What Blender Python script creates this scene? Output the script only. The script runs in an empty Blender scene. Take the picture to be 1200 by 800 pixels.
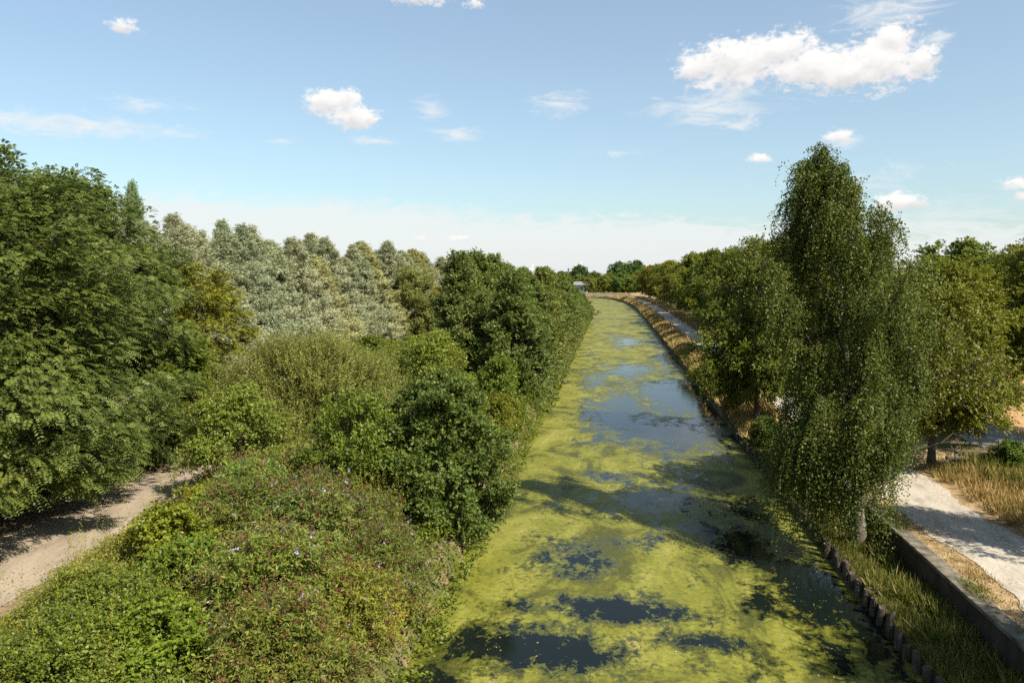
import bpy, bmesh, math
import numpy as np
from mathutils import Vector

R = math.radians
scene = bpy.context.scene
COL = scene.collection
rng = np.random.default_rng(11)

# ------------------------------------------------------------------ camera
CAM_Z = 11.0
YAW, PITCH, FPX = math.atan(115 / 900), math.atan(78 / 900), 900.0
_r = np.array([math.cos(YAW), math.sin(YAW), 0.0])
_fh = np.array([-math.sin(YAW), math.cos(YAW), 0.0])
_f = _fh * math.cos(PITCH) - np.array([0, 0, math.sin(PITCH)])
_u = _fh * math.sin(PITCH) + np.array([0, 0, math.cos(PITCH)])


def view_dir(px, py):
    d = _f * FPX + _r * (px - 600) + _u * (400 - py)
    return d / np.linalg.norm(d)


cam_data = bpy.data.cameras.new("camera")
cam = bpy.data.objects.new("camera", cam_data)
COL.objects.link(cam)
cam.location = (0, 0, CAM_Z)
cam.rotation_euler = (math.pi / 2 - PITCH, 0, YAW)
cam_data.sensor_width = 36
cam_data.lens = 27
cam_data.clip_start = 0.3
cam_data.clip_end = 30000
scene.camera = cam

# ------------------------------------------------------------------ node helpers


class NT:
    def __init__(self, tree):
        self.t = tree
        self.n = tree.nodes
        self.l = tree.links

    def new(self, typ, **kw):
        n = self.n.new(typ)
        for k, v in kw.items():
            setattr(n, k, v)
        return n

    def put(self, sock, v):
        if v is None:
            return
        if isinstance(v, bpy.types.NodeSocket):
            self.l.new(v, sock)
        else:
            sock.default_value = v

    def math(self, op, a, b=None, c=None, clamp=False):
        n = self.new('ShaderNodeMath', operation=op)
        n.use_clamp = clamp
        self.put(n.inputs[0], a)
        self.put(n.inputs[1], b)
        if c is not None:
            self.put(n.inputs[2], c)
        return n.outputs[0]

    def vmath(self, op, a, b=None):
        n = self.new('ShaderNodeVectorMath', operation=op)
        self.put(n.inputs[0], a)
        self.put(n.inputs[1], b)
        return n.outputs['Value'] if op in ('LENGTH', 'DOT_PRODUCT') else n.outputs['Vector']

    def noise(self, vec, scale, detail=4, rough=0.55, dist=0.0, dims='3D'):
        n = self.new('ShaderNodeTexNoise', noise_dimensions=dims)
        self.put(n.inputs['Vector'], vec)
        n.inputs['Scale'].default_value = scale
        n.inputs['Detail'].default_value = detail
        n.inputs['Roughness'].default_value = rough
        n.inputs['Distortion'].default_value = dist
        return n.outputs[0]

    def ramp(self, fac, stops, interp='LINEAR'):
        n = self.new('ShaderNodeValToRGB')
        n.color_ramp.interpolation = interp
        e = n.color_ramp.elements
        while len(e) > 1:
            e.remove(e[-1])
        e[0].position = stops[0][0]
        e[0].color = (*stops[0][1], 1)
        for p, c in stops[1:]:
            k = e.new(p)
            k.color = (*c, 1)
        self.put(n.inputs[0], fac)
        return n.outputs[0]

    def mix(self, fac, a, b, blend='MIX'):
        n = self.new('ShaderNodeMix', data_type='RGBA', blend_type=blend)
        self.put(n.inputs[0], fac)
        self.put(n.inputs[6], a if isinstance(a, bpy.types.NodeSocket) or a is None else (*a, 1))
        self.put(n.inputs[7], b if isinstance(b, bpy.types.NodeSocket) or b is None else (*b, 1))
        return n.outputs[2]

    def smooth(self, v, lo, hi):
        n = self.new('ShaderNodeMapRange', interpolation_type='SMOOTHSTEP')
        self.put(n.inputs[0], v)
        n.inputs[1].default_value = lo
        n.inputs[2].default_value = hi
        return n.outputs[0]

    def scale(self, vec, s):
        n = self.new('ShaderNodeMapping')
        self.put(n.inputs['Vector'], vec)
        n.inputs['Scale'].default_value = s
        return n.outputs[0]

    def bump(self, h, strength=0.3, dist=0.05):
        n = self.new('ShaderNodeBump')
        self.put(n.inputs['Height'], h)
        n.inputs['Strength'].default_value = strength
        n.inputs['Distance'].default_value = dist
        return n.outputs[0]


def new_mat(name):
    m = bpy.data.materials.new(name)
    m.use_nodes = True
    m.node_tree.nodes.clear()
    g = NT(m.node_tree)
    out = g.new('ShaderNodeOutputMaterial')
    return m, g, out


def principled(g, color, rough=0.8, spec=0.3, normal=None):
    b = g.new('ShaderNodeBsdfPrincipled')
    g.put(b.inputs['Base Color'], color if isinstance(color, bpy.types.NodeSocket) else (*color, 1))
    g.put(b.inputs['Roughness'], rough)
    g.put(b.inputs['Specular IOR Level'], spec)
    if normal is not None:
        g.put(b.inputs['Normal'], normal)
    return b


def leaf_mat(name, stops, under=None, patch=None, patch_amt=0.5, patch_scale=0.35, trans=0.28, rough=0.5, spec=0.35,
             tcol=(1.25, 1.35, 0.7)):
    """stops: colour ramp over the per-leaf random attribute; patch: leaf colour of odd yellowing branches."""
    m, g, out = new_mat(name)
    a = g.new('ShaderNodeAttribute', attribute_name='rnd')
    col = g.ramp(a.outputs['Fac'], stops)
    oi = g.new('ShaderNodeObjectInfo')
    if patch is not None:
        tc = g.new('ShaderNodeTexCoord')
        sh = g.vmath('ADD', tc.outputs['Object'], g.vmath('SCALE', oi.outputs['Location']))
        n = g.noise(tc.outputs['Object'], patch_scale, 2)
        f = g.smooth(n, 0.54, 0.68)
        col = g.mix(g.math('MULTIPLY', f, patch_amt), col, patch)
    if under is not None:
        ge = g.new('ShaderNodeNewGeometry')
        col = g.mix(g.math('MULTIPLY', ge.outputs['Backfacing'], 0.85), col, under)
    col = g.mix(1.0, col, oi.outputs['Color'], 'MULTIPLY')
    b = principled(g, col, rough, spec)
    t = g.new('ShaderNodeBsdfTranslucent')
    g.put(t.inputs['Color'], g.mix(1.0, col, tcol, 'MULTIPLY'))
    mx = g.new('ShaderNodeMixShader')
    mx.inputs[0].default_value = trans
    g.l.new(b.outputs[0], mx.inputs[1])
    g.l.new(t.outputs[0], mx.inputs[2])
    g.l.new(mx.outputs[0], out.inputs[0])
    return m


def plain_mat(name, c1, c2, scale=3.0, rough=0.85, spec=0.25, stretch=(1, 1, 1), bump=0.3, bdist=0.03, c3=None, detail=6):
    m, g, out = new_mat(name)
    tc = g.new('ShaderNodeTexCoord')
    v = g.scale(tc.outputs['Object'], stretch)
    n = g.noise(v, scale, detail, 0.62)
    stops = [(0.3, c1), (0.7, c2)] if c3 is None else [(0.28, c1), (0.5, c2), (0.72, c3)]
    col = g.ramp(n, stops)
    fine = g.noise(v, scale * 9, 4, 0.6)
    col = g.mix(0.35, col, g.ramp(fine, [(0.3, (0.55, 0.55, 0.55)), (0.7, (1.25, 1.25, 1.25))]), 'MULTIPLY')
    b = principled(g, col, rough, spec, g.bump(fine, bump, bdist))
    g.l.new(b.outputs[0], out.inputs[0])
    return m


# ------------------------------------------------------------------ mesh helpers

def norm(a):
    return a / (np.linalg.norm(a, axis=-1, keepdims=True) + 1e-9)


def raw_mesh(name, verts, faces_flat, starts, mats, rnd=None, smooth=True, mat_idx=None):
    me = bpy.data.meshes.new(name)
    nv, nl, nf = len(verts), len(faces_flat), len(starts)
    me.vertices.add(nv)
    me.vertices.foreach_set('co', np.ascontiguousarray(verts, np.float32).ravel())
    me.loops.add(nl)
    me.loops.foreach_set('vertex_index', np.ascontiguousarray(faces_flat, np.int32))
    me.polygons.add(nf)
    me.polygons.foreach_set('loop_start', np.ascontiguousarray(starts, np.int32))
    if mat_idx is not None:
        me.polygons.foreach_set('material_index', np.ascontiguousarray(mat_idx, np.int32))
    me.update(calc_edges=True)
    me.polygons.foreach_set('use_smooth', np.full(nf, smooth, dtype=bool))
    if rnd is not None:
        at = me.attributes.new('rnd', 'FLOAT', 'FACE')
        at.data.foreach_set('value', np.ascontiguousarray(rnd, np.float32))
    for m in (mats if isinstance(mats, (list, tuple)) else [mats]):
        me.materials.append(m)
    me.update()
    return me


def leaf_quads(P, A, S, N, L, W, fold=0.15, mid=0.45):
    """One rhombic, slightly folded leaf per row: base P, axis A, side S, normal N."""
    L = np.asarray(L).reshape(-1, 1)
    W = np.asarray(W).reshape(-1, 1)
    c = P + A * L * mid + N * W * fold
    v = np.stack([P, c + S * W * 0.5, P + A * L, c - S * W * 0.5], axis=1)
    return v.reshape(-1, 3)


def quads_mesh(name, V, mat, rnd):
    n = len(V) // 4
    return raw_mesh(name, V, np.arange(4 * n), np.arange(n) * 4, mat, rnd)


class Tubes:
    def __init__(self):
        self.v, self.f, self.m = [], [], []

    def add(self, pts, radii, sides=6, mi=0):
        pts = np.asarray(pts, float)
        n = len(pts)
        base = sum(len(x) for x in self.v)
        tang = np.gradient(pts, axis=0)
        tang = norm(tang)
        ref = np.where(np.abs(tang[:, 2:3]) > 0.9, np.array([[1.0, 0, 0]]), np.array([[0, 0, 1.0]]))
        a = norm(np.cross(tang, ref))
        b = np.cross(tang, a)
        th = np.arange(sides) * 2 * math.pi / sides
        ring = (pts[:, None, :] + (a[:, None, :] * np.cos(th)[None, :, None] + b[:, None, :] * np.sin(th)[None, :, None])
                * np.asarray(radii, float)[:, None, None])
        self.v.append(ring.reshape(-1, 3))
        for i in range(n - 1):
            for j in range(sides):
                k = (j + 1) % sides
                self.f.append((base + i * sides + j, base + i * sides + k, base + (i + 1) * sides + k, base + (i + 1) * sides + j))
        self.f.append(tuple(base + (n - 1) * sides + j for j in range(sides)))
        self.m += [mi] * ((n - 1) * sides + 1)

    def mesh(self, name, mat):
        V = np.concatenate(self.v)
        flat = np.concatenate([np.array(f) for f in self.f])
        lens = np.array([len(f) for f in self.f])
        return raw_mesh(name, V, flat, np.concatenate([[0], np.cumsum(lens)[:-1]]), mat, mat_idx=np.array(self.m) if isinstance(mat, (list, tuple)) else None)


class Boxes:
    """Collects bevel-free boxes / bars / prisms; one mesh per build()."""

    def __init__(self):
        self.v, self.f = [], []

    def hexa(self, p):
        b = len(self.v)
        self.v += [tuple(q) for q in p]
        for f in ((0, 3, 2, 1), (4, 5, 6, 7), (0, 1, 5, 4), (1, 2, 6, 5), (2, 3, 7, 6), (3, 0, 4, 7)):
            self.f.append(tuple(b + i for i in f))

    def box(self, x0, x1, y0, y1, z0, z1):
        self.hexa([(x0, y0, z0), (x1, y0, z0), (x1, y1, z0), (x0, y1, z0), (x0, y0, z1), (x1, y0, z1), (x1, y1, z1), (x0, y1, z1)])

    def bar(self, a, b, w, h):
        a, b = Vector(a), Vector(b)
        t = (b - a).normalized()
        s = t.cross(Vector((0, 0, 1)))
        s = s.normalized() * w / 2 if s.length > 1e-4 else Vector((w / 2, 0, 0))
        u = s.cross(t).normalized() * h / 2
        self.hexa([a - s - u, a + s - u, b + s - u, b - s - u, a - s + u, a + s + u, b + s + u, b - s + u])

    def build(self, name, mat, parent=None, bevel=0.0):
        bm = bmesh.new()
        vs = [bm.verts.new(p) for p in self.v]
        for f in self.f:
            bm.faces.new([vs[i] for i in f])
        bmesh.ops.recalc_face_normals(bm, faces=bm.faces)
        if bevel:
            bmesh.ops.bevel(bm, geom=bm.edges[:], offset=bevel, segments=2, affect='EDGES')
        me = bpy.data.meshes.new(name)
        bm.to_mesh(me)
        bm.free()
        me.materials.append(mat)
        return link(name, me, parent)


def link(name, me, parent=None):
    o = bpy.data.objects.new(name, me)
    COL.objects.link(o)
    if parent is not None:
        o.parent = parent
    return o


def tag(o, label=None, cat=None, group=None, kind=None):
    if label:
        o['label'] = label
    if cat:
        o['category'] = cat
    if group:
        o['group'] = group
    if kind:
        o['kind'] = kind
    return o


def thing(name, label, cat, loc=(0, 0, 0), rz=0.0, group=None):
    o = bpy.data.objects.new(name, None)
    o.empty_display_size = 0.3
    COL.objects.link(o)
    o.location = loc
    o.rotation_euler = (0, 0, rz)
    return tag(o, label, cat, group)


# ------------------------------------------------------------------ terrain lay-out
# The canal runs along +Y and swings away to the left past Y = 230.
_OY = np.array([-500, 190, 230, 262, 285, 305, 325, 345, 358, 368, 376, 390, 30000.0])
_OX = np.array([0, 0, -0.25, -0.9, -1.8, -2.9, -4.6, -7.6, -11.0, -18.0, -36.0, -60, -60.0])


def off(y):
    return np.interp(y, _OY, _OX)


XR = 8.65          # right water edge
XL = -5.3          # left water edge


def shear(xi, y):
    """Plan position of lay-out column xi at station y (follows the bend near the canal, fades out far away)."""
    w = np.interp(xi, [-220, -30, 60, 300], [0, 1, 1, 0])
    return xi + off(y) * w


def ground_z(xi, y):
    """Height of the ground, in lay-out coordinates."""
    xi = np.asarray(xi, float)
    y = np.asarray(y, float)
    z = np.full(np.broadcast(xi, y).shape, 1.2)
    left = np.interp(xi, [-40, -17.3, -17.0, -13, -8, -6.3, -5.6, -5.2], [1.2, 1.2, 1.35, 1.45, 1.15, 0.75, 0.15, -1.2])
    near = np.interp(xi, [8.6, 8.72, 10.66, 10.8, 16, 20, 26, 38, 60], [-1.2, 0.36, 0.38, 1.45, 1.5, 1.8, 2.0, 4.6, 4.9])
    far = np.interp(xi, [8.6, 8.72, 9.6, 11.2, 16, 20, 26, 38, 60], [-1.2, 0.5, 1.0, 1.45, 1.5, 1.6, 1.8, 2.2, 2.2])
    k = np.interp(y, [50, 56], [0, 1])
    kf = np.interp(y, [60, 110], [0, 1])
    right = near * (1 - k) + far * k
    nearhill = np.interp(xi, [20, 26, 38, 60], [1.8, 2.0, 4.6, 4.9])
    farhill = np.interp(xi, [20, 26, 38, 60], [1.8, 1.8, 2.2, 2.2])
    right = np.where(xi > 20, nearhill * (1 - kf) + farhill * kf, right)
    right = np.interp(xi, [60, 400], [1, 0]) * right + np.interp(xi, [60, 400], [0, 1]) * 1.3
    z = np.where(xi < 0, left, right)
    z = np.where((xi >= -5.2) & (xi <= 8.6), -1.2, z)
    return z


def on_ground(xi, y):
    return float(shear(xi, y)), float(y), float(ground_z(xi, y))


# ------------------------------------------------------------------ light and sky
SUN_EL = R(46)
SUN_AZ = math.atan2(0.81, -0.585)          # clockwise from +Y: behind the camera, to the right
sun_vec = Vector((math.sin(SUN_AZ) * math.cos(SUN_EL), math.cos(SUN_AZ) * math.cos(SUN_EL), math.sin(SUN_EL)))
sd = bpy.data.lights.new("sun", 'SUN')
sd.energy = 5.0
sd.angle = R(0.53)
sd.color = (1.0, 0.915, 0.77)
so = bpy.data.objects.new("sun", sd)
COL.objects.link(so)
so.rotation_euler = sun_vec.to_track_quat('Z', 'Y').to_euler()

world = bpy.data.worlds.new("World")
scene.world = world
world.use_nodes = True
world.node_tree.nodes.clear()
g = NT(world.node_tree)
wout = g.new('ShaderNodeOutputWorld')
bg = g.new('ShaderNodeBackground')
bg.inputs['Strength'].default_value = 0.076
sky = g.new('ShaderNodeTexSky', sky_type='NISHITA')
sky.sun_disc = False
sky.sun_elevation = SUN_EL
sky.sun_rotation = SUN_AZ
sky.altitude = 50
sky.air_density = 1.0
sky.dust_density = 1.2
sky.ozone_density = 1.3
tc = g.new('ShaderNodeTexCoord')
sep = g.new('ShaderNodeSeparateXYZ')
g.l.new(tc.outputs['Generated'], sep.inputs[0])
az = g.math('ARCTAN2', sep.outputs[0], sep.outputs[1])
el = g.math('ARCSINE', sep.outputs[2])
comb = g.new('ShaderNodeCombineXYZ')
g.l.new(az, comb.inputs[0])
g.l.new(el, comb.inputs[1])
AE = comb.outputs[0]


def px_ae(px, py):
    d = view_dir(px, py)
    return math.atan2(d[0], d[1]), math.asin(d[2])


def cloud_field(items, up=0.0):
    """max over clouds of 1 - normalised distance, in azimuth / elevation."""
    res = None
    for px, py, rx, ry, k in items:
        a, e = px_ae(px, py)
        e += up
        v = g.vmath('SUBTRACT', AE, (a, e, 0))
        v = g.vmath('MULTIPLY', v, (900 / rx, 900 / ry, 0))
        f = g.math('SUBTRACT', k, g.vmath('LENGTH', v))
        res = f if res is None else g.math('MAXIMUM', res, f)
    return res


cumulus = [(862, 75, 78, 34, 1), (910, 60, 62, 28, 1), (958, 76, 85, 28, 1), (1030, 72, 58, 36, 1), (1046, 48, 34, 24, 1),
           (990, 90, 62, 20, 1), (820, 78, 40, 24, 1), (1080, 72, 24, 22, 1),
           (385, 120, 36, 19, 1), (415, 137, 34, 18, 1), (405, 118, 22, 18, 1), (143, 33, 28, 13, .72), (485, -2, 45, 11, .9), (558, 4, 22, 11, .75),
           (1052, 236, 26, 13, .95), (1075, 240, 26, 8, .75), (1195, 215, 30, 9, .75), (1198, 230, 18, 8, .7), (890, 186, 22, 9, .68), (980, 160, 30, 14, .62),
           (490, 279, 20, 8, .62), (538, 279, 26, 9, .66)]
wisps = [(835, 128, 95, 22, .9), (870, 145, 50, 16, .8), (860, 112, 45, 14, .9), (535, 158, 48, 14, .9), (505, 130, 34, 26, .7), (80, 146, 150, 15, .95), (175, 122, 80, 16, .6),
         (655, 122, 45, 20, .85), (1040, 12, 75, 24, .8), (990, 165, 35, 14, .8), (330, 165, 30, 8, .7), (440, 165, 50, 9, .7), (1100, 45, 24, 12, .8),
         (1080, 260, 190, 38, .75), (1000, 210, 160, 30, .5), (720, 180, 80, 12, .4)]
bank = [(330, 292, 480, 66, .95), (700, 300, 420, 58, .9), (150, 262, 200, 32, 1.0), (1150, 330, 400, 70, .9)]
sv = g.scale(AE, (1.0, 1.55, 1.0))
n1 = g.noise(sv, 26, 9, 0.6, 0.25)
n2 = g.noise(g.vmath('ADD', sv, (0.008, 0.022, 0)), 26, 9, 0.6, 0.25)
n3 = g.noise(g.scale(AE, (1.0, 3.2, 1.0)), 17, 7, 0.66, 1.4)
nS = g.noise(sv, 95, 6, 0.62, 0.3)
cf = g.math('ADD', cloud_field(cumulus), g.math('MULTIPLY', g.math('SUBTRACT', nS, 0.5), 1.5))
cm = g.smooth(g.math('ADD', cf, g.math('MULTIPLY', g.math('SUBTRACT', n1, 0.5), 1.5)), 0.04, 0.62)
wf = g.math('ADD', cloud_field(wisps), g.math('MULTIPLY', g.math('SUBTRACT', n3, 0.5), 2.4))
wm = g.math('MULTIPLY', g.smooth(wf, 0.0, 1.0), 0.8)
bf = g.math('ADD', cloud_field(bank), g.math('MULTIPLY', g.math('SUBTRACT', n3, 0.5), 1.1))
bmk = g.math('MULTIPLY', g.smooth(bf, 0.0, 0.36), 0.8)
thin = g.math('MAXIMUM', wm, bmk)
# thicker, greyer undersides: the same noise looked up towards the sun is denser there
relief = g.math('MULTIPLY', g.math('SUBTRACT', n1, n2), 1.3)
slope = g.math('SUBTRACT', cloud_field(cumulus, 0.008), cloud_field(cumulus, -0.008))
lit = g.smooth(g.math('ADD', g.math('ADD', 0.62, relief), g.math('MULTIPLY', slope, 0.55)), 0.0, 1.0)
ccol = g.mix(lit, (4.5, 4.4, 4.4), (6.1, 6.0, 5.85))
veil = g.smooth(el, 0.75, -0.1)
veil = g.math('ADD', 0.14, g.math('MULTIPLY', veil, 0.13))
tinted = g.mix(1.0, sky.outputs[0], (0.84, 0.99, 0.985), 'MULTIPLY')
veilsky = g.mix(veil, tinted, (4.85, 5.0, 5.1))
skyc = g.mix(thin, veilsky, (5.2, 5.35, 5.35))
skyc = g.mix(cm, skyc, ccol)
g.l.new(skyc, bg.inputs['Color'])
g.l.new(bg.outputs[0], wout.inputs[0])

scene.view_settings.view_transform = 'Standard'
scene.view_settings.look = 'None'
scene.view_settings.gamma = 1.0
scene.view_settings.exposure = 1.16
scene.render.engine = 'CYCLES'
cy = scene.cycles
cy.max_bounces = 7
cy.diffuse_bounces = 3
cy.glossy_bounces = 3
cy.transmission_bounces = 4
cy.transparent_max_bounces = 4
cy.sample_clamp_indirect = 6
cy.caustics_reflective = False
cy.caustics_refractive = False
cy.use_adaptive_sampling = True
cy.adaptive_threshold = 0.02
cy.use_denoising = False

# ------------------------------------------------------------------ materials
M = {}
M['twig'] = plain_mat('twig_bark', (0.03, 0.024, 0.018), (0.075, 0.06, 0.045), 5, stretch=(1, 1, 0.25), bump=0.4)
M['bark'] = plain_mat('bark', (0.04, 0.032, 0.024), (0.12, 0.10, 0.08), 5, stretch=(1, 1, 0.25), bump=0.6)
M['pale_bark'] = plain_mat('pale_bark', (0.07, 0.058, 0.045), (0.115, 0.10, 0.08), 1.6, stretch=(1, 1, 1.6), c3=(0.26, 0.24, 0.21))
LEAF = dict(trans=0.32, rough=0.5, spec=0.24)
M['robinia'] = leaf_mat('robinia_leaves', [(0, (0.046, 0.068, 0.011)), (0.55, (0.096, 0.126, 0.024)), (1, (0.18, 0.20, 0.056))],
                        under=(0.12, 0.16, 0.055), patch=(0.14, 0.145, 0.02), patch_amt=0.4, patch_scale=0.22, **LEAF)
M['golden'] = leaf_mat('golden_leaves', [(0, (0.09, 0.10, 0.010)), (0.6, (0.165, 0.165, 0.016)), (1, (0.25, 0.22, 0.022))],
                       under=(0.15, 0.155, 0.04), patch=(0.08, 0.11, 0.015), patch_amt=0.6, **LEAF)
M['silver'] = leaf_mat('silver_willow_leaves', [(0, (0.215, 0.24, 0.135)), (0.6, (0.275, 0.297, 0.18)), (1, (0.33, 0.345, 0.225))],
                       under=(0.36, 0.37, 0.26), patch=(0.27, 0.25, 0.12), patch_amt=0.25, patch_scale=0.22, trans=0.25, tcol=(1.1, 1.1, 0.7), spec=0.25)
M['willow_bush'] = leaf_mat('olive_willow_leaves', [(0, (0.085, 0.10, 0.016)), (0.6, (0.165, 0.175, 0.034)), (1, (0.25, 0.24, 0.06))],
                            under=(0.22, 0.22, 0.085), patch=(0.18, 0.14, 0.035), patch_amt=0.35, patch_scale=0.3, **LEAF)
M['alder'] = leaf_mat('dark_green_leaves', [(0, (0.040, 0.066, 0.010)), (0.6, (0.078, 0.112, 0.020)), (1, (0.15, 0.185, 0.05))],
                      under=(0.14, 0.165, 0.065), trans=0.26, rough=0.5, spec=0.22)
M['lime'] = leaf_mat('fresh_green_leaves', [(0, (0.05, 0.082, 0.009)), (0.6, (0.10, 0.142, 0.017)), (1, (0.165, 0.20, 0.03))],
                     under=(0.13, 0.155, 0.04), patch=(0.15, 0.145, 0.016), patch_amt=0.5, **LEAF)
M['poplar'] = leaf_mat('poplar_leaves', [(0, (0.050, 0.074, 0.011)), (0.6, (0.10, 0.128, 0.021)), (1, (0.175, 0.195, 0.046))],
                       under=(0.16, 0.185, 0.075), patch=(0.14, 0.135, 0.02), patch_amt=0.45, patch_scale=0.25, trans=0.32, rough=0.5, spec=0.25)
M['birch'] = leaf_mat('birch_leaves', [(0, (0.044, 0.058, 0.008)), (0.6, (0.086, 0.106, 0.015)), (1, (0.15, 0.16, 0.028))],
                      under=(0.12, 0.135, 0.035), patch=(0.14, 0.12, 0.016), patch_amt=0.4, **LEAF)
M['maple'] = leaf_mat('maple_leaves', [(0, (0.056, 0.076, 0.007)), (0.6, (0.115, 0.135, 0.014)), (1, (0.20, 0.195, 0.024))],
                      under=(0.13, 0.15, 0.035), patch=(0.19, 0.15, 0.016), patch_amt=0.5, patch_scale=0.25, **LEAF)
M['buddleia'] = leaf_mat('buddleia_leaves', [(0, (0.055, 0.086, 0.011)), (0.6, (0.108, 0.145, 0.021)), (1, (0.19, 0.21, 0.042))],
                         under=(0.20, 0.22, 0.10), patch=(0.20, 0.175, 0.022), patch_amt=0.55, patch_scale=0.7, **LEAF)
M['bramble'] = leaf_mat('bramble_leaves', [(0, (0.058, 0.084, 0.007)), (0.6, (0.115, 0.145, 0.014)), (0.93, (0.175, 0.205, 0.026)), (1, (0.21, 0.13, 0.025))],
                        under=(0.14, 0.17, 0.06), patch=(0.16, 0.155, 0.014), patch_amt=0.5, patch_scale=0.5, **LEAF)
M['weed'] = leaf_mat('weed_leaves', [(0, (0.085, 0.105, 0.011)), (0.5, (0.17, 0.175, 0.02)), (1, (0.29, 0.24, 0.05))], under=(0.19, 0.185, 0.05),
                     patch=(0.28, 0.21, 0.05), patch_amt=0.6, patch_scale=0.6, **LEAF)
M['spike_brown'] = leaf_mat('spent_flowers', [(0, (0.075, 0.038, 0.018)), (0.6, (0.13, 0.066, 0.032)), (0.86, (0.20, 0.11, 0.055)), (0.9, (0.24, 0.18, 0.32)), (1, (0.38, 0.31, 0.46))],
                            trans=0.1, tcol=(1, 1, 1), rough=0.8, spec=0.1)
M['grass'] = leaf_mat('green_grass', [(0, (0.055, 0.072, 0.012)), (0.5, (0.11, 0.12, 0.024)), (0.75, (0.20, 0.165, 0.05)), (1, (0.34, 0.26, 0.11))], trans=0.25, spec=0.15)
M['dry_grass'] = leaf_mat('dry_grass', [(0, (0.14, 0.11, 0.035)), (0.4, (0.29, 0.205, 0.075)), (1, (0.48, 0.35, 0.15))], trans=0.2,
                          patch=(0.14, 0.14, 0.03), patch_amt=0.6, patch_scale=0.35, tcol=(1.1, 1.05, .8), spec=0.15)
M['timber'] = plain_mat('weathered_timber', (0.13, 0.105, 0.078), (0.30, 0.255, 0.20), 6, stretch=(1, 1, 0.2), bump=0.5)
M['post_top'] = plain_mat('post_timber', (0.036, 0.028, 0.020), (0.11, 0.088, 0.064), 7, stretch=(1, 1, 0.3), bump=0.5)
M['concrete'] = plain_mat('coping_concrete', (0.035, 0.032, 0.020), (0.115, 0.10, 0.075), 2.6, c3=(0.21, 0.19, 0.155), bump=0.4)
M['wall_face'] = plain_mat('old_wall', (0.018, 0.013, 0.010), (0.048, 0.034, 0.026), 2.0, stretch=(1, 1, .35), bump=0.5, c3=(0.075, 0.057, 0.046))
M['gravel'] = plain_mat('pale_gravel', (0.20, 0.172, 0.136), (0.335, 0.30, 0.25), 1.4, stretch=(1, 0.3, 1), c3=(0.395, 0.36, 0.305), bump=0.25, bdist=0.015)
M['sand'] = plain_mat('sandy_path', (0.16, 0.127, 0.09), (0.25, 0.203, 0.152), 1.2, stretch=(1, 0.3, 1), c3=(0.30, 0.247, 0.188), bump=0.2, bdist=0.015)
M['road'] = plain_mat('worn_road', (0.20, 0.19, 0.175), (0.29, 0.275, 0.25), 0.8)
M['white_paint'] = plain_mat('white_paint', (0.72, 0.73, 0.74), (0.82, 0.82, 0.82), 1.0, rough=0.4, bump=0)
M['grey_roof'] = plain_mat('grey_roof', (0.13, 0.14, 0.155), (0.19, 0.20, 0.215), 1.0)
M['red_roof'] = plain_mat('red_tile_roof', (0.30, 0.12, 0.075), (0.42, 0.19, 0.12), 1.5)
M['render_wall'] = plain_mat('pale_render', (0.30, 0.31, 0.32), (0.40, 0.40, 0.40), 0.8)
M['dark_glass'] = plain_mat('window_glass', (0.02, 0.025, 0.03), (0.05, 0.055, 0.06), 0.5, rough=0.1, spec=0.6, bump=0)
M['brick'] = plain_mat('quay_brick', (0.36, 0.23, 0.17), (0.52, 0.38, 0.30), 1.2)


def ground_material():
    m, g, out = new_mat('ground_soil')
    ge = g.new('ShaderNodeNewGeometry')
    P = ge.outputs['Position']
    s = g.new('ShaderNodeSeparateXYZ')
    g.l.new(P, s.inputs[0])
    n = g.noise(P, 0.35, 6, 0.6)
    n2 = g.noise(P, 2.2, 6, 0.65)
    n3 = g.noise(P, 14, 4, 0.6)
    soil = g.ramp(n2, [(0.3, (0.10, 0.072, 0.045)), (0.7, (0.24, 0.175, 0.11))])
    green = g.ramp(n2, [(0.3, (0.04, 0.055, 0.014)), (0.7, (0.095, 0.105, 0.03))])
    dry = g.ramp(n2, [(0.3, (0.30, 0.185, 0.085)), (0.7, (0.46, 0.30, 0.15))])
    col = g.mix(g.smooth(n, 0.42, 0.58), soil, green)
    # the dry field climbing to the right of the towpath
    fld = g.smooth(g.math('ADD', s.outputs[0], g.math('MULTIPLY', n, 6.0)), 24.5, 27.0)
    nearf = g.smooth(s.outputs[1], 190, 120)
    col = g.mix(g.math('MULTIPLY', fld, nearf), col, dry)
    # dry verge beside the towpath
    ax = g.math('SUBTRACT', 1.0, g.math('ABSOLUTE', g.math('DIVIDE', g.math('SUBTRACT', s.outputs[0], 13.6), 4.2)))
    vg = g.smooth(g.math('ADD', ax, g.math('MULTIPLY', g.math('SUBTRACT', n2, .5), 0.8)), -0.1, 0.25)
    verge = g.ramp(n2, [(0.3, (0.16, 0.11, 0.055)), (0.55, (0.30, 0.215, 0.12)), (0.75, (0.38, 0.29, 0.18))])
    col = g.mix(vg, col, verge)
    # bare earth under the trees beside the left path
    bx = g.math('SUBTRACT', 1.0, g.math('ABSOLUTE', g.math('DIVIDE', g.math('ADD', s.outputs[0], 21.0), 5.0)))
    bare = g.smooth(g.math('ADD', bx, g.math('MULTIPLY', g.math('SUBTRACT', n2, .5), 0.8)), 0.0, 0.3)
    col = g.mix(bare, col, g.ramp(n2, [(0.3, (0.15, 0.105, 0.07)), (0.7, (0.33, 0.24, 0.16))]))
    col = g.mix(0.5, col, g.ramp(n3, [(0.3, (0.6, 0.6, 0.6)), (0.7, (1.2, 1.2, 1.2))]), 'MULTIPLY')
    b = principled(g, col, 0.95, 0.1, g.bump(g.math('ADD', n2, g.math('MULTIPLY', n3, .4)), 0.6, 0.1))
    g.l.new(b.outputs[0], out.inputs[0])
    return m


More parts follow.
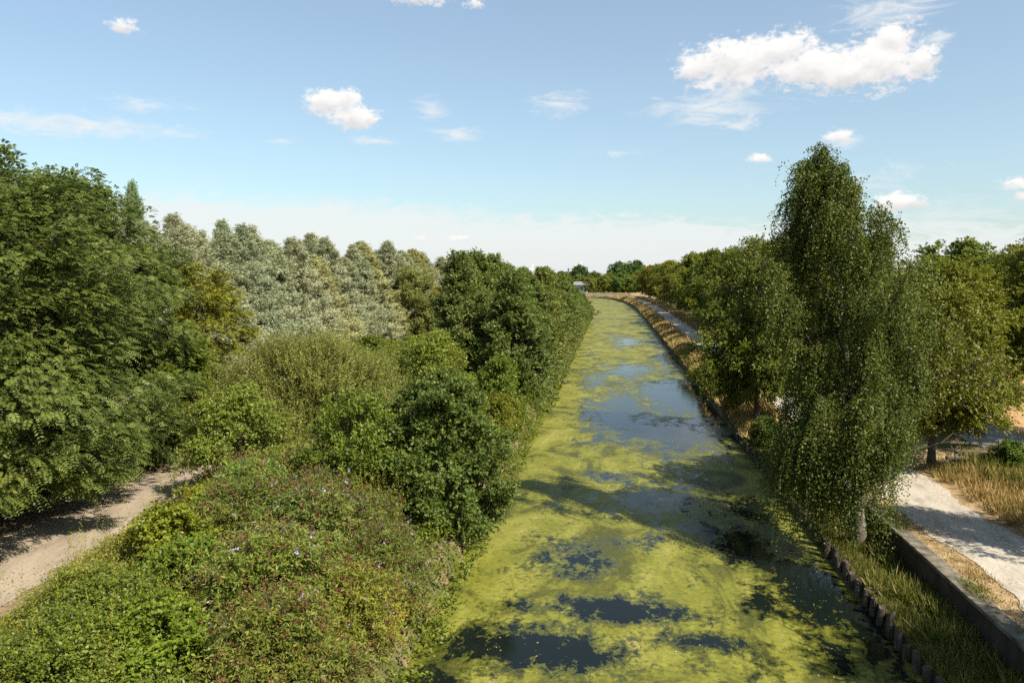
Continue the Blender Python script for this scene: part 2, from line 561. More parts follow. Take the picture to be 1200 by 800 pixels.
def water_material():
    m, g, out = new_mat('canal_water')
    ge = g.new('ShaderNodeNewGeometry')
    P = ge.outputs['Position']
    warp = g.noise(P, 0.22, 3, 0.5)
    Pw = g.vmath('ADD', P, g.vmath('SCALE', P))
    Pw = g.vmath('ADD', g.scale(P, (1.0, 0.62, 1.0)), g.vmath('MULTIPLY', g.new('ShaderNodeCombineXYZ').outputs[0], (0, 0, 0)))
    nA = g.noise(Pw, 0.16, 10, 0.62, 0.9)          # rafts
    nB = g.noise(Pw, 0.75, 9, 0.68, 0.6)           # ragged edges
    nC = g.noise(P, 5.0, 7, 0.7)                   # granular weed
    nD = g.noise(Pw, 0.30, 9, 0.66, 1.6)           # colour drift
    # where the weed has parted: centre, radii, strength (metres along and across the canal)
    holes = [(-2.0, 21.6, 3.0, 2.0, .58), (0.7, 24.8, 2.5, 1.3, .52), (-1.0, 29.0, 1.9, 2.2, .36), (0.9, 31.2, 1.6, 1.2, .22), (5.9, 31.5, 1.5, 3.2, .60), (7.3, 28.2, 1.7, 5.0, .55), (8.0, 24.0, 0.9, 6.0, .5), (2.8, 22.8, 2.2, 0.8, .3), (-3.0, 24.6, 1.6, 0.7, .3), (4.2, 33.4, 1.2, 1.0, .3), (5.2, 26.3, 0.9, 1.8, .42),
             (6.6, 22.6, 1.1, 1.8, .4), (-4.4, 17.5, 2.2, 3.0, .3), (6.8, 36.0, 1.8, 2.6, .42), (3.2, 37.5, 4.0, 3.0, .26), (0.5, 42.0, 2.2, 2.2, .25),
             (4.2, 55.0, 5.2, 11.0, .50), (6.3, 70.0, 5.6, 18.0, .58), (1.0, 64.0, 4.0, 16.0, .44), (2.0, 86.0, 4.4, 14.0, .40), (7.8, 98, 2.6, 40.0, .35), (2.5, 128, 3.0, 14.0, .40), (-1.5, 78, 2.0, 8.0, .3)]
    hf = None
    for (hx, hy, rx, ry, k) in holes:
        v = g.vmath('MULTIPLY', g.vmath('SUBTRACT', P, (hx, hy, 0)), (0.8 / rx, 0.8 / ry, 0))
        f = g.math('MULTIPLY', g.math('SUBTRACT', 1.0, g.vmath('LENGTH', v), clamp=True), (k * 1.5 if hy < 50 else k * 1.28))
        hf = f if hf is None else g.math('MAXIMUM', hf, f)
    dens = g.math('ADD', g.math('MULTIPLY', g.math('SUBTRACT', nA, 0.5), 1.15), g.math('MULTIPLY', g.math('SUBTRACT', nB, 0.5), 1.25))
    dens = g.math('ADD', dens, g.math('MULTIPLY', g.math('SUBTRACT', nC, 0.5), 0.6))
    nF = g.noise(P, 17.0, 4, 0.75)
    nE = g.noise(Pw, 2.3, 8, 0.72, 0.8)
    dens = g.math('ADD', dens, g.math('MULTIPLY', g.math('SUBTRACT', nE, 0.5), 1.25))
    dens = g.math('SUBTRACT', g.math('ADD', dens, 0.37), hf)
    weed = g.smooth(g.math('ADD', dens, g.math('MULTIPLY', g.math('SUBTRACT', nF, 0.5), 0.22)), -0.022, 0.022)
    thick = g.smooth(dens, 0.05, 0.33)
    c1 = g.ramp(nD, [(0.36, (0.052, 0.056, 0.006)), (0.43, (0.085, 0.087, 0.008)), (0.455, (0.12, 0.125, 0.013)), (0.53, (0.146, 0.148, 0.017)), (0.55, (0.168, 0.168, 0.024)), (0.63, (0.178, 0.175, 0.03)), (0.66, (0.22, 0.202, 0.055))])
    c0 = g.ramp(nB, [(0.35, (0.028, 0.033, 0.006)), (0.65, (0.072, 0.077, 0.010))])
    wc = g.mix(thick, c0, c1)
    wc = g.mix(0.75, wc, g.ramp(nC, [(0.32, (0.5, 0.52, 0.5)), (0.68, (1.3, 1.28, 1.2))]), 'MULTIPLY')
    wc = g.mix(0.6, wc, g.ramp(nF, [(0.32, (0.55, 0.55, 0.5)), (0.68, (1.3, 1.28, 1.2))]), 'MULTIPLY')
    speck = g.smooth(g.noise(P, 9.0, 3, 0.7), 0.735, 0.76)
    wc = g.mix(g.math('MULTIPLY', speck, 0.6), wc, (0.42, 0.40, 0.22))
    wb = principled(g, wc, 0.5, 0.42, g.bump(g.math('ADD', nC, nB), 0.12, 0.03))
    g.put(wb.inputs['Roughness'], g.math('ADD', 0.34, g.math('MULTIPLY', thick, 0.3)))
    rip = g.noise(P, 1.3, 4, 0.6)
    wa = principled(g, (0.005, 0.008, 0.007), 0.05, 0.35, g.bump(rip, 0.2, 0.03))
    wa.inputs['IOR'].default_value = 1.3
    mx = g.new('ShaderNodeMixShader')
    g.l.new(weed, mx.inputs[0])
    g.l.new(wa.outputs[0], mx.inputs[1])
    g.l.new(wb.outputs[0], mx.inputs[2])
    g.l.new(mx.outputs[0], out.inputs[0])
    return m


M['ground'] = ground_material()
M['water'] = water_material()

# ------------------------------------------------------------------ the setting

def sheet(name, xs, ys, zf, mat, kind='structure', xf=None):
    X, Y = np.meshgrid(np.asarray(xs, float), np.asarray(ys, float))
    Z = zf(X, Y)
    PX = shear(X, Y) if xf is None else xf(X, Y)
    V = np.stack([PX, Y, Z], -1).reshape(-1, 3)
    nx, ny = len(xs), len(ys)
    i, j = np.meshgrid(np.arange(nx - 1), np.arange(ny - 1))
    a = (j * nx + i).ravel()
    F = np.stack([a, a + 1, a + nx + 1, a + nx], 1).ravel()
    me = raw_mesh(name, V, F, np.arange(len(a)) * 4, mat)
    o = link(name, me)
    if kind:
        o['kind'] = kind
    return o


ys = np.concatenate([[-400, -120, -40], np.arange(-20, 130, 1.0), np.arange(130, 420, 4.0), [450, 520, 700, 1200, 3000, 8000, 20000]])
xs = np.concatenate([[-20000, -6000, -1500, -400, -220, -120, -80], np.arange(-60, -18, 2.0), np.arange(-18, -5, 0.5), [-5.2, -3, 0, 4, 8.6, 8.72, 9, 9.6, 10.66, 10.8, 11, 12, 14, 16],
                     np.arange(17, 45, 1.5), [50, 60, 90, 140, 220, 300, 400, 1500, 6000, 20000]])


def gz(X, Y):
    Z = ground_z(X, Y)
    w = 0.10 * np.sin(X * 0.9 + 1.3 * np.sin(Y * 0.31)) * np.sin(Y * 0.47 + X * 0.2)
    flat = ((X > 10.3) & (X < 16.5)) | ((X > -22.5) & (X < -16.8)) | ((X > -5.4) & (X < 8.8)) | (np.abs(X) > 60) | (Y > 400) | ((X > 17) & (X < 29) & (Y < 56))
    Z = Z + np.where(flat, 0, w)
    Z = np.where(Y > 430, np.maximum(Z, 1.0), Z)
    return Z


sheet('ground', xs, ys, gz, M['ground'])
sheet('canal_water', [-8, -5, 0, 5, 8.68], np.concatenate([np.arange(-40, 130, 10.0), np.arange(130, 425, 5.0)]), lambda X, Y: 0 * X, M['water'])


def path_sheet(name, x0, x1, y0, y1, zoff, mat, wob, step=0.5, seed=0, n=7):
    r = np.random.default_rng(seed)
    yy = np.arange(y0, y1 + step, step)
    k = np.ones(9) / 9
    jl = np.convolve(r.normal(0, wob * 2.2, len(yy) + 8), k, 'valid') + r.normal(0, wob * 0.25, len(yy))
    jr = np.convolve(r.normal(0, wob * 2.2, len(yy) + 8), k, 'valid') + r.normal(0, wob * 0.25, len(yy))
    t = np.linspace(0, 1, n)
    X = (x0 + jl)[:, None] * (1 - t) + (x1 + jr)[:, None] * t
    Y = np.repeat(yy[:, None], n, 1)
    Z = ground_z(X, Y) + zoff
    V = np.stack([shear(X, Y), Y, Z], -1).reshape(-1, 3)
    i, j = np.meshgrid(np.arange(n - 1), np.arange(len(yy) - 1))
    a = (j * n + i).ravel()
    F = np.stack([a, a + 1, a + n + 1, a + n], 1).ravel()
    o = link(name, raw_mesh(name, V, F, np.arange(len(a)) * 4, mat))
    o['kind'] = 'structure'
    return o


path_sheet('towpath', 11.95, 14.7, 4, 372, 0.02, M['gravel'], 0.22, seed=3)
path_sheet('footpath', -22.4, -17.8, 8, 130, 0.02, M['sand'], 0.18, seed=4)
path_sheet('side_road', 19.8, 23.2, 42, 58, 0.03, M['road'], 0.12, seed=5)

# retaining wall beside the towpath, wall body and concrete coping
w = thing('retaining_wall', 'long low dark retaining wall with pale coping beside the gravel towpath', 'wall', (10.74, 6, 0.4))
b = Boxes()
for k in range(11):
    b.box(-0.1 + 0.004 * (k % 2), 0.16, k * 4.0, k * 4.0 + 3.985, -0.6, 1.0)
b.build('wall_face', M['wall_face'], w)
b = Boxes()
for k in range(22):
    j = rng.normal(0, 0.012, 3)
    b.box(-0.13 + j[0], 0.40 + 2 * j[1], k * 2.0 + 0.012, k * 2.0 + 1.985 - abs(j[1]), 1.003, 1.125 + j[2] * 0.8)
b.build('coping', M['concrete'], w, bevel=0.012)

# timber edging and round stakes along the water
edge = Boxes()
for k in range(13):
    edge.box(8.70, 8.765, 8 + k * 4.0, 8 + k * 4.0 + 3.98, -0.5, 0.40 - 0.02 * (k % 3))
tag(edge.build('timber_edging', M['post_top']), 'low dark timber boarding along the foot of the grassy right bank', 'edging')


def stake_mesh(seed):
    r = np.random.default_rng(seed)
    bm = bmesh.new()
    n = 14
    rings = []
    rad0 = 0.112
    lob = 1 + 0.07 * np.sin(np.arange(n) * 2 * math.pi / n * 2 + r.uniform(0, 6)) + r.normal(0, 0.025, n)
    for z, s in ((-0.9, 1.0), (0.1, 1.0), (0.52, 0.98), (0.575, 0.93), (0.59, 0.84), (0.58, 0.4)):
        rings.append([bm.verts.new((rad0 * s * lob[i] * math.cos(i * 2 * math.pi / n), rad0 * s * lob[i] * math.sin(i * 2 * math.pi / n),
                                    z + (r.normal(0, 0.012) if z > 0.5 else 0) + 0.04 * math.cos(i * 2 * math.pi / n + seed) * (z > 0.5))) for i in range(n)])
    for a, c in zip(rings, rings[1:]):
        for i in range(n):
            bm.faces.new((a[i], a[(i + 1) % n], c[(i + 1) % n], c[i]))
    bm.faces.new(rings[-1])
    me = bpy.data.meshes.new('mooring_stake')
    bm.to_mesh(me)
    bm.free()
    me.materials.append(M['post_top'])
    return me


stakes = [stake_mesh(k) for k in range(4)]
y = 15.0
while y < 52:
    o = link('bank_stake', stakes[int(rng.integers(4))])
    o.location = (8.55 + rng.normal(0, 0.025), y, rng.normal(0, 0.09))
    o.rotation_euler = (rng.normal(0, 0.06), rng.normal(-0.05, 0.05), rng.uniform(0, 6))
    o.scale = (1, 1, 1) if rng.random() < 0.8 else (1.12, 1.12, 1.05)
    tag(o, 'short round timber stake in the row along the right water edge', 'stake', 'timber stakes along the right water edge')
    y += 0.74 + rng.normal(0, 0.05)

# kerb board beside the left path
b = Boxes()
for k in range(5):
    y0 = 26.2 + k * 1.62
    b.box(-17.3 - 0.01 * (k % 2), -17.2, y0, y0 + 1.6, 0.9, 1.47)
tag(b.build('path_kerb', M['timber'], bevel=0.012), 'low timber kerb board between the sandy path and the weeds', 'kerb')

# post and rail fence
fe = thing('rail_fence', 'weathered timber post and rail fence beside the road behind the towpath', 'fence', (17.2, 40.2, 1.65), R(-9))
fx = [0.0, 1.9, 3.8, 5.7]
for k, x in enumerate(fx):
    p = Boxes()
    p.box(x - 0.075, x + 0.075, -0.075, 0.075, -0.3, 1.28)
    p.build('post', M['timber'], fe, bevel=0.012)
for z in (0.28, 0.66, 1.06):
    p = Boxes()
    p.bar((-0.5, -0.105, z), (6.2, -0.105, z + 0.015), 0.05, 0.17 if z < 0.5 else 0.11)
    p.build('rail', M['timber'], fe, bevel=0.008)

# ------------------------------------------------------------------ plant generators

PROFILES = {
    'round': lambda t: np.sqrt(np.clip(1 - (2 * t - 0.95) ** 2 / 1.1, 0.02, 1)),
    'oval': lambda t: np.sqrt(np.clip(1 - (2 * t - 0.8) ** 2 / 1.5, 0.02, 1)),
    'plume': lambda t: np.clip(1.05 - t ** 2.2, 0.12, 1) * (0.72 + 0.28 * np.minimum(1, t * 4)),
    'dome': lambda t: np.sqrt(np.clip(1 - (0.98 * t) ** 2, 0.02, 1)),
    'birch': lambda t: np.interp(t, [0, .12, .35, .64, .76, .89, .96, 1], [0.58, 0.84, 1.02, 1.0, 0.82, 0.52, 0.28, 0.08]),
    'spire': lambda t: np.clip(1.0 - t ** 1.35, 0.02, 1) * (0.8 + 0.2 * np.minimum(1, t * 4)),
    'spread': lambda t: np.sqrt(np.clip(1 - (2 * t - 0.7) ** 2 / 1.75, 0.02, 1)),
}


def skeleton(r, H, Rc, base, profile, nl, ns, trunk_r, lean=(0, 0), rise=0.35, inner=0.45, jitter=0.25, sides=7, multi=1, squash=1.0, lumpy=1.0, rag=(0.72, 1.08)):
    jitter *= 0.78
    """Trunk, limbs and sub-branches. Returns Tubes, cluster centres, outward directions."""
    T = Tubes()
    lean = np.array([lean[0], lean[1], 0.0])
    axis = lambda z: lean * (z / H) ** 1.4
    top = H * 0.93
    for mstem in range(multi):
        zs = np.linspace(-0.3, top, 9)
        sp = np.array([r.normal(0, 1), r.normal(0, 1), 0]) * (0.25 * Rc if multi > 1 else 0)
        pts = np.array([[0, 0, z] for z in zs]) + np.array([axis(max(z, 0)) for z in zs]) + sp[None] * np.linspace(0.05, 1, 9)[:, None]
        pts[1:, :2] += np.cumsum(r.normal(0, 0.012 * H * 0.25, (8, 2)), 0)
        rad = trunk_r / math.sqrt(multi) * np.linspace(1, 0.10, 9)
        rad[0] *= 1.35
        T.add(pts, rad, sides + 2)
    ph = r.uniform(0, 6.28, 4)
    fr = r.integers(2, 4), r.integers(4, 7)

    def envelope(az, t):
        e = PROFILES[profile](t) * (1 + lumpy * (0.13 * np.sin(fr[0] * az + ph[0] + 2 * t) + 0.10 * np.sin(fr[1] * az + ph[1] + 7 * t) + 0.07 * np.sin(9 * t + ph[2])))
        return Rc * e
    C, O = [], []
    for i in range(nl):
        t = (i + r.uniform(0.1, 0.9)) / nl
        z1 = base + (H - base) * t
        az = i * 2.39996 + r.normal(0, 0.35)
        rr = envelope(az, t) * r.uniform(*rag)
        end = axis(z1) + np.array([math.cos(az) * rr, math.sin(az) * rr * squash, z1])
        z0 = max(0.05 * H, base * 0.8, z1 - rr * rise - 0.08 * H)
        z0 = min(z0, top * 0.97)
        start = axis(z0) + np.array([0, 0, z0])
        mid = start * 0.5 + end * 0.5 + np.array([0, 0, 0.12 * rr])
        u = np.linspace(0, 1, 6)[:, None]
        pts = start * (1 - u) ** 2 + 2 * mid * u * (1 - u) + end * u ** 2
        lr = trunk_r * 0.33 * (1 - 0.6 * t)
        T.add(pts, lr * np.linspace(1, 0.18, 6), 5, 1)
        for s in range(ns):
            u = inner + (1 - inner) * (s + r.random()) / ns
            p = start * (1 - u) ** 2 + 2 * mid * u * (1 - u) + end * u ** 2
            d = r.normal(0, 1, 3) * np.array([1, 1, 0.8])
            q = p + d * jitter * Rc * (0.35 + 0.65 * PROFILES[profile](np.array(t)))
            q[2] = np.clip(q[2], base * 0.75, H)
            ax = axis(q[2])
            dr = math.hypot(q[0] - ax[0], (q[1] - ax[1]) / squash)
            tt = np.clip((q[2] - base) / (H - base), 0, 1)
            lim = envelope(math.atan2((q[1] - ax[1]) / squash, q[0] - ax[0]), tt) * 1.06
            if dr > lim:
                q[:2] = ax[:2] + (q[:2] - ax[:2]) * lim / dr
            if s % 2 == 0:
                T.add([p * 0.75 + start * 0.25, (p + q) / 2 + np.array([0, 0, 0.06 * Rc]), q], [lr * 0.35, lr * 0.22, lr * 0.08], 4, 1)
            C.append(q)
            ctr = axis(H * 0.5) + np.array([0, 0, base + (H - base) * (0.15 + 0.5 * tt)])
            O.append(q - ctr)
    C = np.array(C)
    O = norm(np.array(O) * np.array([1, 1, 0.9]))
    return T, C, O


def sprays(r, C, O, nt, nl, cr, tl, L, W, up=0.35, spread=0.6, droop=0.25, horiz=0.7, size_var=0.5, wind=(0, 0, 0), fold=0.15, flat=0.7, coh=0.38, taper=None):
    """Leafy twigs around each cluster centre."""
    n = len(C) * nt
    Z = np.array([0, 0, 1.0])
    ball = norm(r.normal(0, 1, (n, 3))) * (r.random((n, 1)) ** 0.45)
    Cc, Oo = np.repeat(C, nt, 0), np.repeat(O, nt, 0)
    tp = np.ones(len(C)) if taper is None else np.interp(C[:, 2] / C[:, 2].max(), [0.5, 1.0], [1.0, taper])
    crr = cr * np.repeat(r.uniform(0.6, 1.25, len(C)) * tp, nt)[:, None]
    o = Cc + ball * crr * np.array([1, 1, flat])
    D = norm(Oo * 0.6 + ball * 0.55 + Z * up + r.normal(0, spread * 0.6, (n, 3)) + np.array(wind))
    ln = tl * r.uniform(0.55, 1.2, n) * np.repeat(tp ** 0.5, nt)
    trnd = r.random(n)
    oo, DD, ll = np.repeat(o, nl, 0), np.repeat(D, nl, 0), np.repeat(ln, nl)[:, None]
    t = ((np.tile(np.arange(nl), n) + r.random(n * nl)) / nl)[:, None]
    P = oo + DD * ll * t - Z * droop * ll * t ** 2
    sd = norm(np.cross(DD, norm(r.normal(0, 1, (n * nl, 3)))))
    sgn = np.where(r.random((n * nl, 1)) < 0.5, 1, -1)
    A = norm(DD * 0.55 + sd * sgn * 0.75 - Z * droop * 0.6 + np.array(wind) * 0.6)
    CN = norm(np.repeat(O, nt, 0) * 0.75 + Z * horiz * 0.8 + np.repeat(r.normal(0, 0.38, (len(C), 3)), nt, 0) + r.normal(0, 0.25, (n, 3)))
    N = norm(np.repeat(CN, nl, 0) + r.normal(0, coh, (n * nl, 3)))
    S = norm(np.cross(A, N))
    N = np.cross(S, A)
    sz = 1 + size_var * (r.random(n * nl) - 0.5)
    V = leaf_quads(P, A, S, N, L * sz, W * sz, fold)
    rnd = np.clip(0.5 * r.random(n * nl) + 0.5 * np.repeat(trnd, nl), 0, 1)
    return V, rnd


def fronds(r, C, O, nt, npairs, cr, tl, L, W, up=0.4, spread=0.6, droop=0.55):
    """Pinnate leaves: leaflets in two ranks along an arching stalk."""
    n = len(C) * nt
    Z = np.array([0, 0, 1.0])
    ball = norm(r.normal(0, 1, (n, 3))) * (r.random((n, 1)) ** 0.4)
    Oo = np.repeat(O, nt, 0)
    crr = cr * np.repeat(r.uniform(0.6, 1.3, len(C)), nt)[:, None]
    o = np.repeat(C, nt, 0) + ball * crr * np.array([1, 1, 0.7])
    D = norm(Oo * 0.6 + ball * 0.6 + Z * up + r.normal(0, spread * 0.5, (n, 3)))
    ln = tl * r.uniform(0.65, 1.2, n)
    Nn = norm(Z + 0.4 * Oo + r.normal(0, 0.35, (n, 3)))
    Sd = norm(np.cross(D, Nn))
    m = npairs * 2
    t = (np.tile(np.repeat(np.arange(npairs), 2), n).reshape(-1, 1) + 1.0) / npairs
    sg = np.tile(np.array([1.0, -1.0]), n * npairs)[:, None]
    DD, SS, LL = np.repeat(D, m, 0), np.repeat(Sd, m, 0), np.repeat(ln, m)[:, None]
    P = np.repeat(o, m, 0) + DD * LL * t - Z * droop * LL * t ** 2
    Tn = norm(DD - 2 * droop * t * Z)
    A = norm(SS * sg * 0.9 + Tn * 0.4 - Z * 0.12 + r.normal(0, 0.08, P.shape))
    N = norm(np.cross(SS, Tn) * 1.0 + r.normal(0, 0.12, P.shape))
    N = np.where((N[:, 2:3] < 0), -N, N)
    S = norm(np.cross(A, N))
    N = np.cross(S, A)
    sz = (0.75 + 0.35 * np.sin(np.clip(t[:, 0], 0, 1) * math.pi)) * r.uniform(0.85, 1.15, len(P))
    V = leaf_quads(P, A, S, N, L * sz, W * sz, 0.12)
    rnd = np.clip(0.3 * r.random(len(P)) + 0.7 * np.repeat(r.random(n), m), 0, 1)
    return V, rnd


def strands(r, P0, O, nl, length, L, W, wind=(0, 0, 0), spread=0.25):
    """Weeping twigs: leaf-set threads that arch out and hang."""
    n = len(P0)
    Z = np.array([0, 0, 1.0])
    ln = np.asarray(length) * r.uniform(0.35, 1.15, n)
    outv = norm(O * np.array([1, 1, 0.2]) + r.normal(0, 0.5, (n, 3)) * np.array([1, 1, 0.4])) * r.uniform(0.1, 0.55, (n, 1))
    m = nl
    t = ((np.tile(np.arange(m), n) + r.random(n * m)) / m)[:, None]
    LL = np.repeat(ln, m)[:, None]
    ov = np.repeat(outv, m, 0)
    P = np.repeat(P0, m, 0) + ov * (1 - (1 - t) ** 2) * np.minimum(LL, 1.4) + Z * 0.16 * np.sin(t * math.pi * 0.6) * (t < 0.6) - Z * LL * t ** 1.25 + np.array(wind) * LL * t
    P = P + r.normal(0, spread * 0.16, P.shape)
    rd = norm(r.normal(0, 1, P.shape) * np.array([1, 1, 0.4]))
    A = norm(rd * 0.8 - Z * 0.75 + np.array(wind))
    N = norm(rd * 0.2 + Z * 0.5 + r.normal(0, 0.7, P.shape))
    S = norm(np.cross(A, N))
    N = np.cross(S, A)
    sz = r.uniform(0.7, 1.3, len(P))
    V = leaf_quads(P, A, S, N, L * sz, W * sz, 0.15)
    rnd = np.clip(0.5 * r.random(len(P)) + 0.5 * np.repeat(r.random(n), m), 0, 1)
    return V, rnd


def merge(*vr):
    return np.concatenate([v for v, _ in vr]), np.concatenate([q for _, q in vr])


PLANTS = {}


def register(key, T, VR, bark, leaf, wood='trunk', crown='crown'):
    PLANTS[key] = (wood, T.mesh(key + '_wood', [M[bark], M['twig']]), crown, quads_mesh(key + '_leaves', VR[0], M[leaf], VR[1]))


def plant(key, name, label, cat, loc, rz=0.0, s=1.0, sz=None, color=(1, 1, 1), group=None, sy=None, leaf=None):
    wn, wm_, cn, cm_ = PLANTS[key]
    o = thing(name, label, cat, loc, rz, group)
    o.scale = (s, sy or s, sz or s)
    for nm, me in ((wn, wm_), (cn, cm_)):
        c = link(nm, me, o)
        c.color = (*color, 1)
        if leaf and nm == cn:
            c.material_slots[0].link = 'OBJECT'
            c.material_slots[0].material = M[leaf]
    return o


# robinia: broad dark crowns of pinnate leaves
for k in range(2):
    r = np.random.default_rng(100 + k)
    T, C, O = skeleton(r, 16, 6.4, 2.3, 'oval', 62, 10, 0.34, rise=0.5, inner=0.5, jitter=0.17)
    register(f'robinia_{k}', T, fronds(r, C, O, 54, 6, 0.88, 0.44, 0.145, 0.062), 'bark', 'robinia')
r = np.random.default_rng(105)
T, C, O = skeleton(r, 10, 3.6, 1.2, 'oval', 34, 9, 0.18, rise=0.5, jitter=0.2)
register('golden', T, fronds(r, C, O, 30, 5, 0.6, 0.42, 0.14, 0.065), 'bark', 'golden')

# silver willow plumes
for k in range(3):
    r = np.random.default_rng(200 + k)
    T, C, O = skeleton(r, 14, 3.2, 0.4, 'plume', 66, 8, 0.2, rise=1.6, inner=0.4, jitter=0.30, lean=(-1.1, 0.2), lumpy=2.2)
    register(f'silver_{k}', T, sprays(r, C, O, 13, 14, 0.5, 1.3, 0.24, 0.065, up=1.0, spread=0.4, droop=0.4, horiz=0.7, wind=(-0.32, -0.05, 0), taper=0.55), 'bark', 'silver')
# rounded olive willow
r = np.random.default_rng(210)
T, C, O = skeleton(r, 10.5, 3.9, 0.5, 'oval', 60, 8, 0.2, rise=0.8, jitter=0.16, lumpy=0.5)
register('round_willow', T, sprays(r, C, O, 14, 8, 0.55, 0.8, 0.30, 0.09, up=0.8, spread=0.4, droop=0.2, horiz=0.5), 'bark', 'willow_bush')

# canal-side poplars
for k in range(3):
    r = np.random.default_rng(300 + k)
    T, C, O = skeleton(r, 12, 2.9, 0.5, 'plume', 52, 8, 0.18, rise=1.0, inner=0.4, jitter=0.2, lumpy=1.4)
    register(f'poplar_{k}', T, sprays(r, C, O, 13, 8, 0.6, 0.62, 0.20, 0.15, up=0.9, spread=0.45, droop=0.15), 'bark', 'poplar')

# broadleaf trees of the right bank
for k in range(3):
    r = np.random.default_rng(400 + k)
    T, C, O = skeleton(r, 13, 4.8, 2.6, 'spread' if k else 'round', 46, 10, 0.24, rise=0.6, inner=0.4, jitter=0.19, lumpy=1.3)
    register(f'maple_{k}', T, sprays(r, C, O, 13, 9, 0.62, 0.6, 0.21, 0.16, up=0.3, spread=0.6, droop=0.3), 'bark', 'maple')

# near broadleaf (real leaf size)
for k in range(2):
    r = np.random.default_rng(450 + k)
    T, C, O = skeleton(r, 12.5, 4.6, 3.0 + 2.0 * k, 'spread', 54, 12, 0.26, rise=0.6, inner=0.35, jitter=0.2, lumpy=1.3)
    register(f'near_maple_{k}', T, sprays(r, C, O, 20, 10, 0.62, 0.6, 0.13, 0.105, up=0.3, spread=0.6, droop=0.35), 'bark', 'maple')

# round alder overhanging the water
r = np.random.default_rng(500)
T, C, O = skeleton(r, 6.8, 2.75, 0.15, 'oval', 46, 12, 0.16, rise=0.5, inner=0.5, jitter=0.18, lumpy=1.0, multi=3)
register('alder', T, sprays(r, C, O, 17, 9, 0.40, 0.45, 0.13, 0.095, up=0.45, spread=0.5, droop=0.2, horiz=0.9, flat=0.5), 'bark', 'alder')
r = np.random.default_rng(510)
T, C, O = skeleton(r, 5.0, 2.0, 0.2, 'oval', 34, 9, 0.1, rise=0.9, inner=0.4, jitter=0.2, multi=3, lumpy=1.3)
register('fresh_shrub', T, sprays(r, C, O, 13, 8, 0.35, 0.5, 0.12, 0.075, up=0.6, spread=0.6, droop=0.2), 'bark', 'lime', 'stems', 'foliage')
r = np.random.default_rng(520)
T, C, O = skeleton(r, 4.8, 2.7, 0.1, 'dome', 38, 10, 0.1, rise=0.5, inner=0.4, jitter=0.2, multi=4, lumpy=1.3)
register('dark_shrub', T, sprays(r, C, O, 15, 8, 0.42, 0.45, 0.12, 0.07, up=0.2, spread=0.6, droop=0.4), 'bark', 'alder', 'stems', 'foliage')
# willow dome: thin upright shoots
r = np.random.default_rng(530)
T, C, O = skeleton(r, 5.6, 6.2, 0.1, 'dome', 90, 10, 0.12, rise=0.3, inner=0.35, jitter=0.14, multi=6, squash=0.62, lumpy=0.7)
VR = sprays(r, C, O, 9, 20, 0.6, 1.3, 0.14, 0.040, up=1.6, spread=0.35, droop=0.08, horiz=0.4, fold=0.1)
VR2 = sprays(r, C, O, 7, 7, 0.6, 0.6, 0.13, 0.04, up=0.5, spread=0.6, droop=0.2)
register('willow_dome', T, merge(VR, VR2), 'bark', 'willow_bush', 'stems', 'foliage')

# weeping birch: curtains of hanging twigs, longest on the canal side
r = np.random.default_rng(608)
T, C, O = skeleton(r, 15.6, 3.1, 3.4, 'birch', 50, 7, 0.24, lean=(-2.0, 0.2), rise=1.1, inner=0.4, jitter=0.12, lumpy=2.2, rag=(0.58, 1.26))
rep = 24
P0 = np.repeat(C, rep, 0) + r.normal(0, 1, (len(C) * rep, 3)) * np.repeat(r.uniform(0.09, 0.26, (len(C), 1)), rep, 0)
OO = np.repeat(O, rep, 0)
u = np.clip(np.repeat(r.random(len(C)), rep) * 0.6 + r.random(len(P0)) * 0.4, 0, 1)
floor_z = np.interp(P0[:, 0], [-3.6, -2.0, -0.6, 0.6, 2.4], [0.4, 0.6, 1.6, 4.0, 6.2])   # the skirt hangs lowest on the canal side
VR = []
for lo, hi, ll in ((0, 0.5, 1.0), (0.5, 0.86, 1.8), (0.86, 1.0, 2.8)):
    sel = (u >= lo) & (u < hi) & (P0[:, 2] > floor_z + 0.3)
    VR.append(strands(r, P0[sel], OO[sel], int(15 * ll + 8), np.minimum(ll, P0[sel, 2] - floor_z[sel]), 0.082, 0.055, wind=(-0.09, 0.02, 0)))
low = C[((C[:, 0] < -0.9) | ((C[:, 1] < -0.7) & (C[:, 0] < 0.5))) & (C[:, 2] > 3.0) & (C[:, 2] < 7.5)]
P1 = np.repeat(low, 18, 0) + r.normal(0, 0.4, (len(low) * 18, 3)) - np.array([0.1, 0.2, 0.4])
VR.append(strands(r, P1, norm(np.tile([[-1.0, -0.3, 0]], (len(P1), 1))), 44, np.minimum(3.4, P1[:, 2] - 0.3), 0.082, 0.055, wind=(-0.04, 0.0, 0)))
register('birch', T, merge(*VR), 'pale_bark', 'birch')
# the second, lower weeping tree shares the habit
r = np.random.default_rng(611)
T, C, O = skeleton(r, 10.5, 3.7, 4.6, 'spread', 46, 9, 0.2, rise=1.0, inner=0.35, jitter=0.15, lumpy=1.5)
P0 = np.repeat(C, 9, 0) + r.normal(0, 0.4, (len(C) * 9, 3))
OO = np.repeat(O, 9, 0)
register('small_birch', T, merge(strands(r, P0[::2], OO[::2], 24, 1.1, 0.125, 0.09), strands(r, P0[1::2], OO[1::2], 18, 0.7, 0.125, 0.09)), 'pale_bark', 'birch')

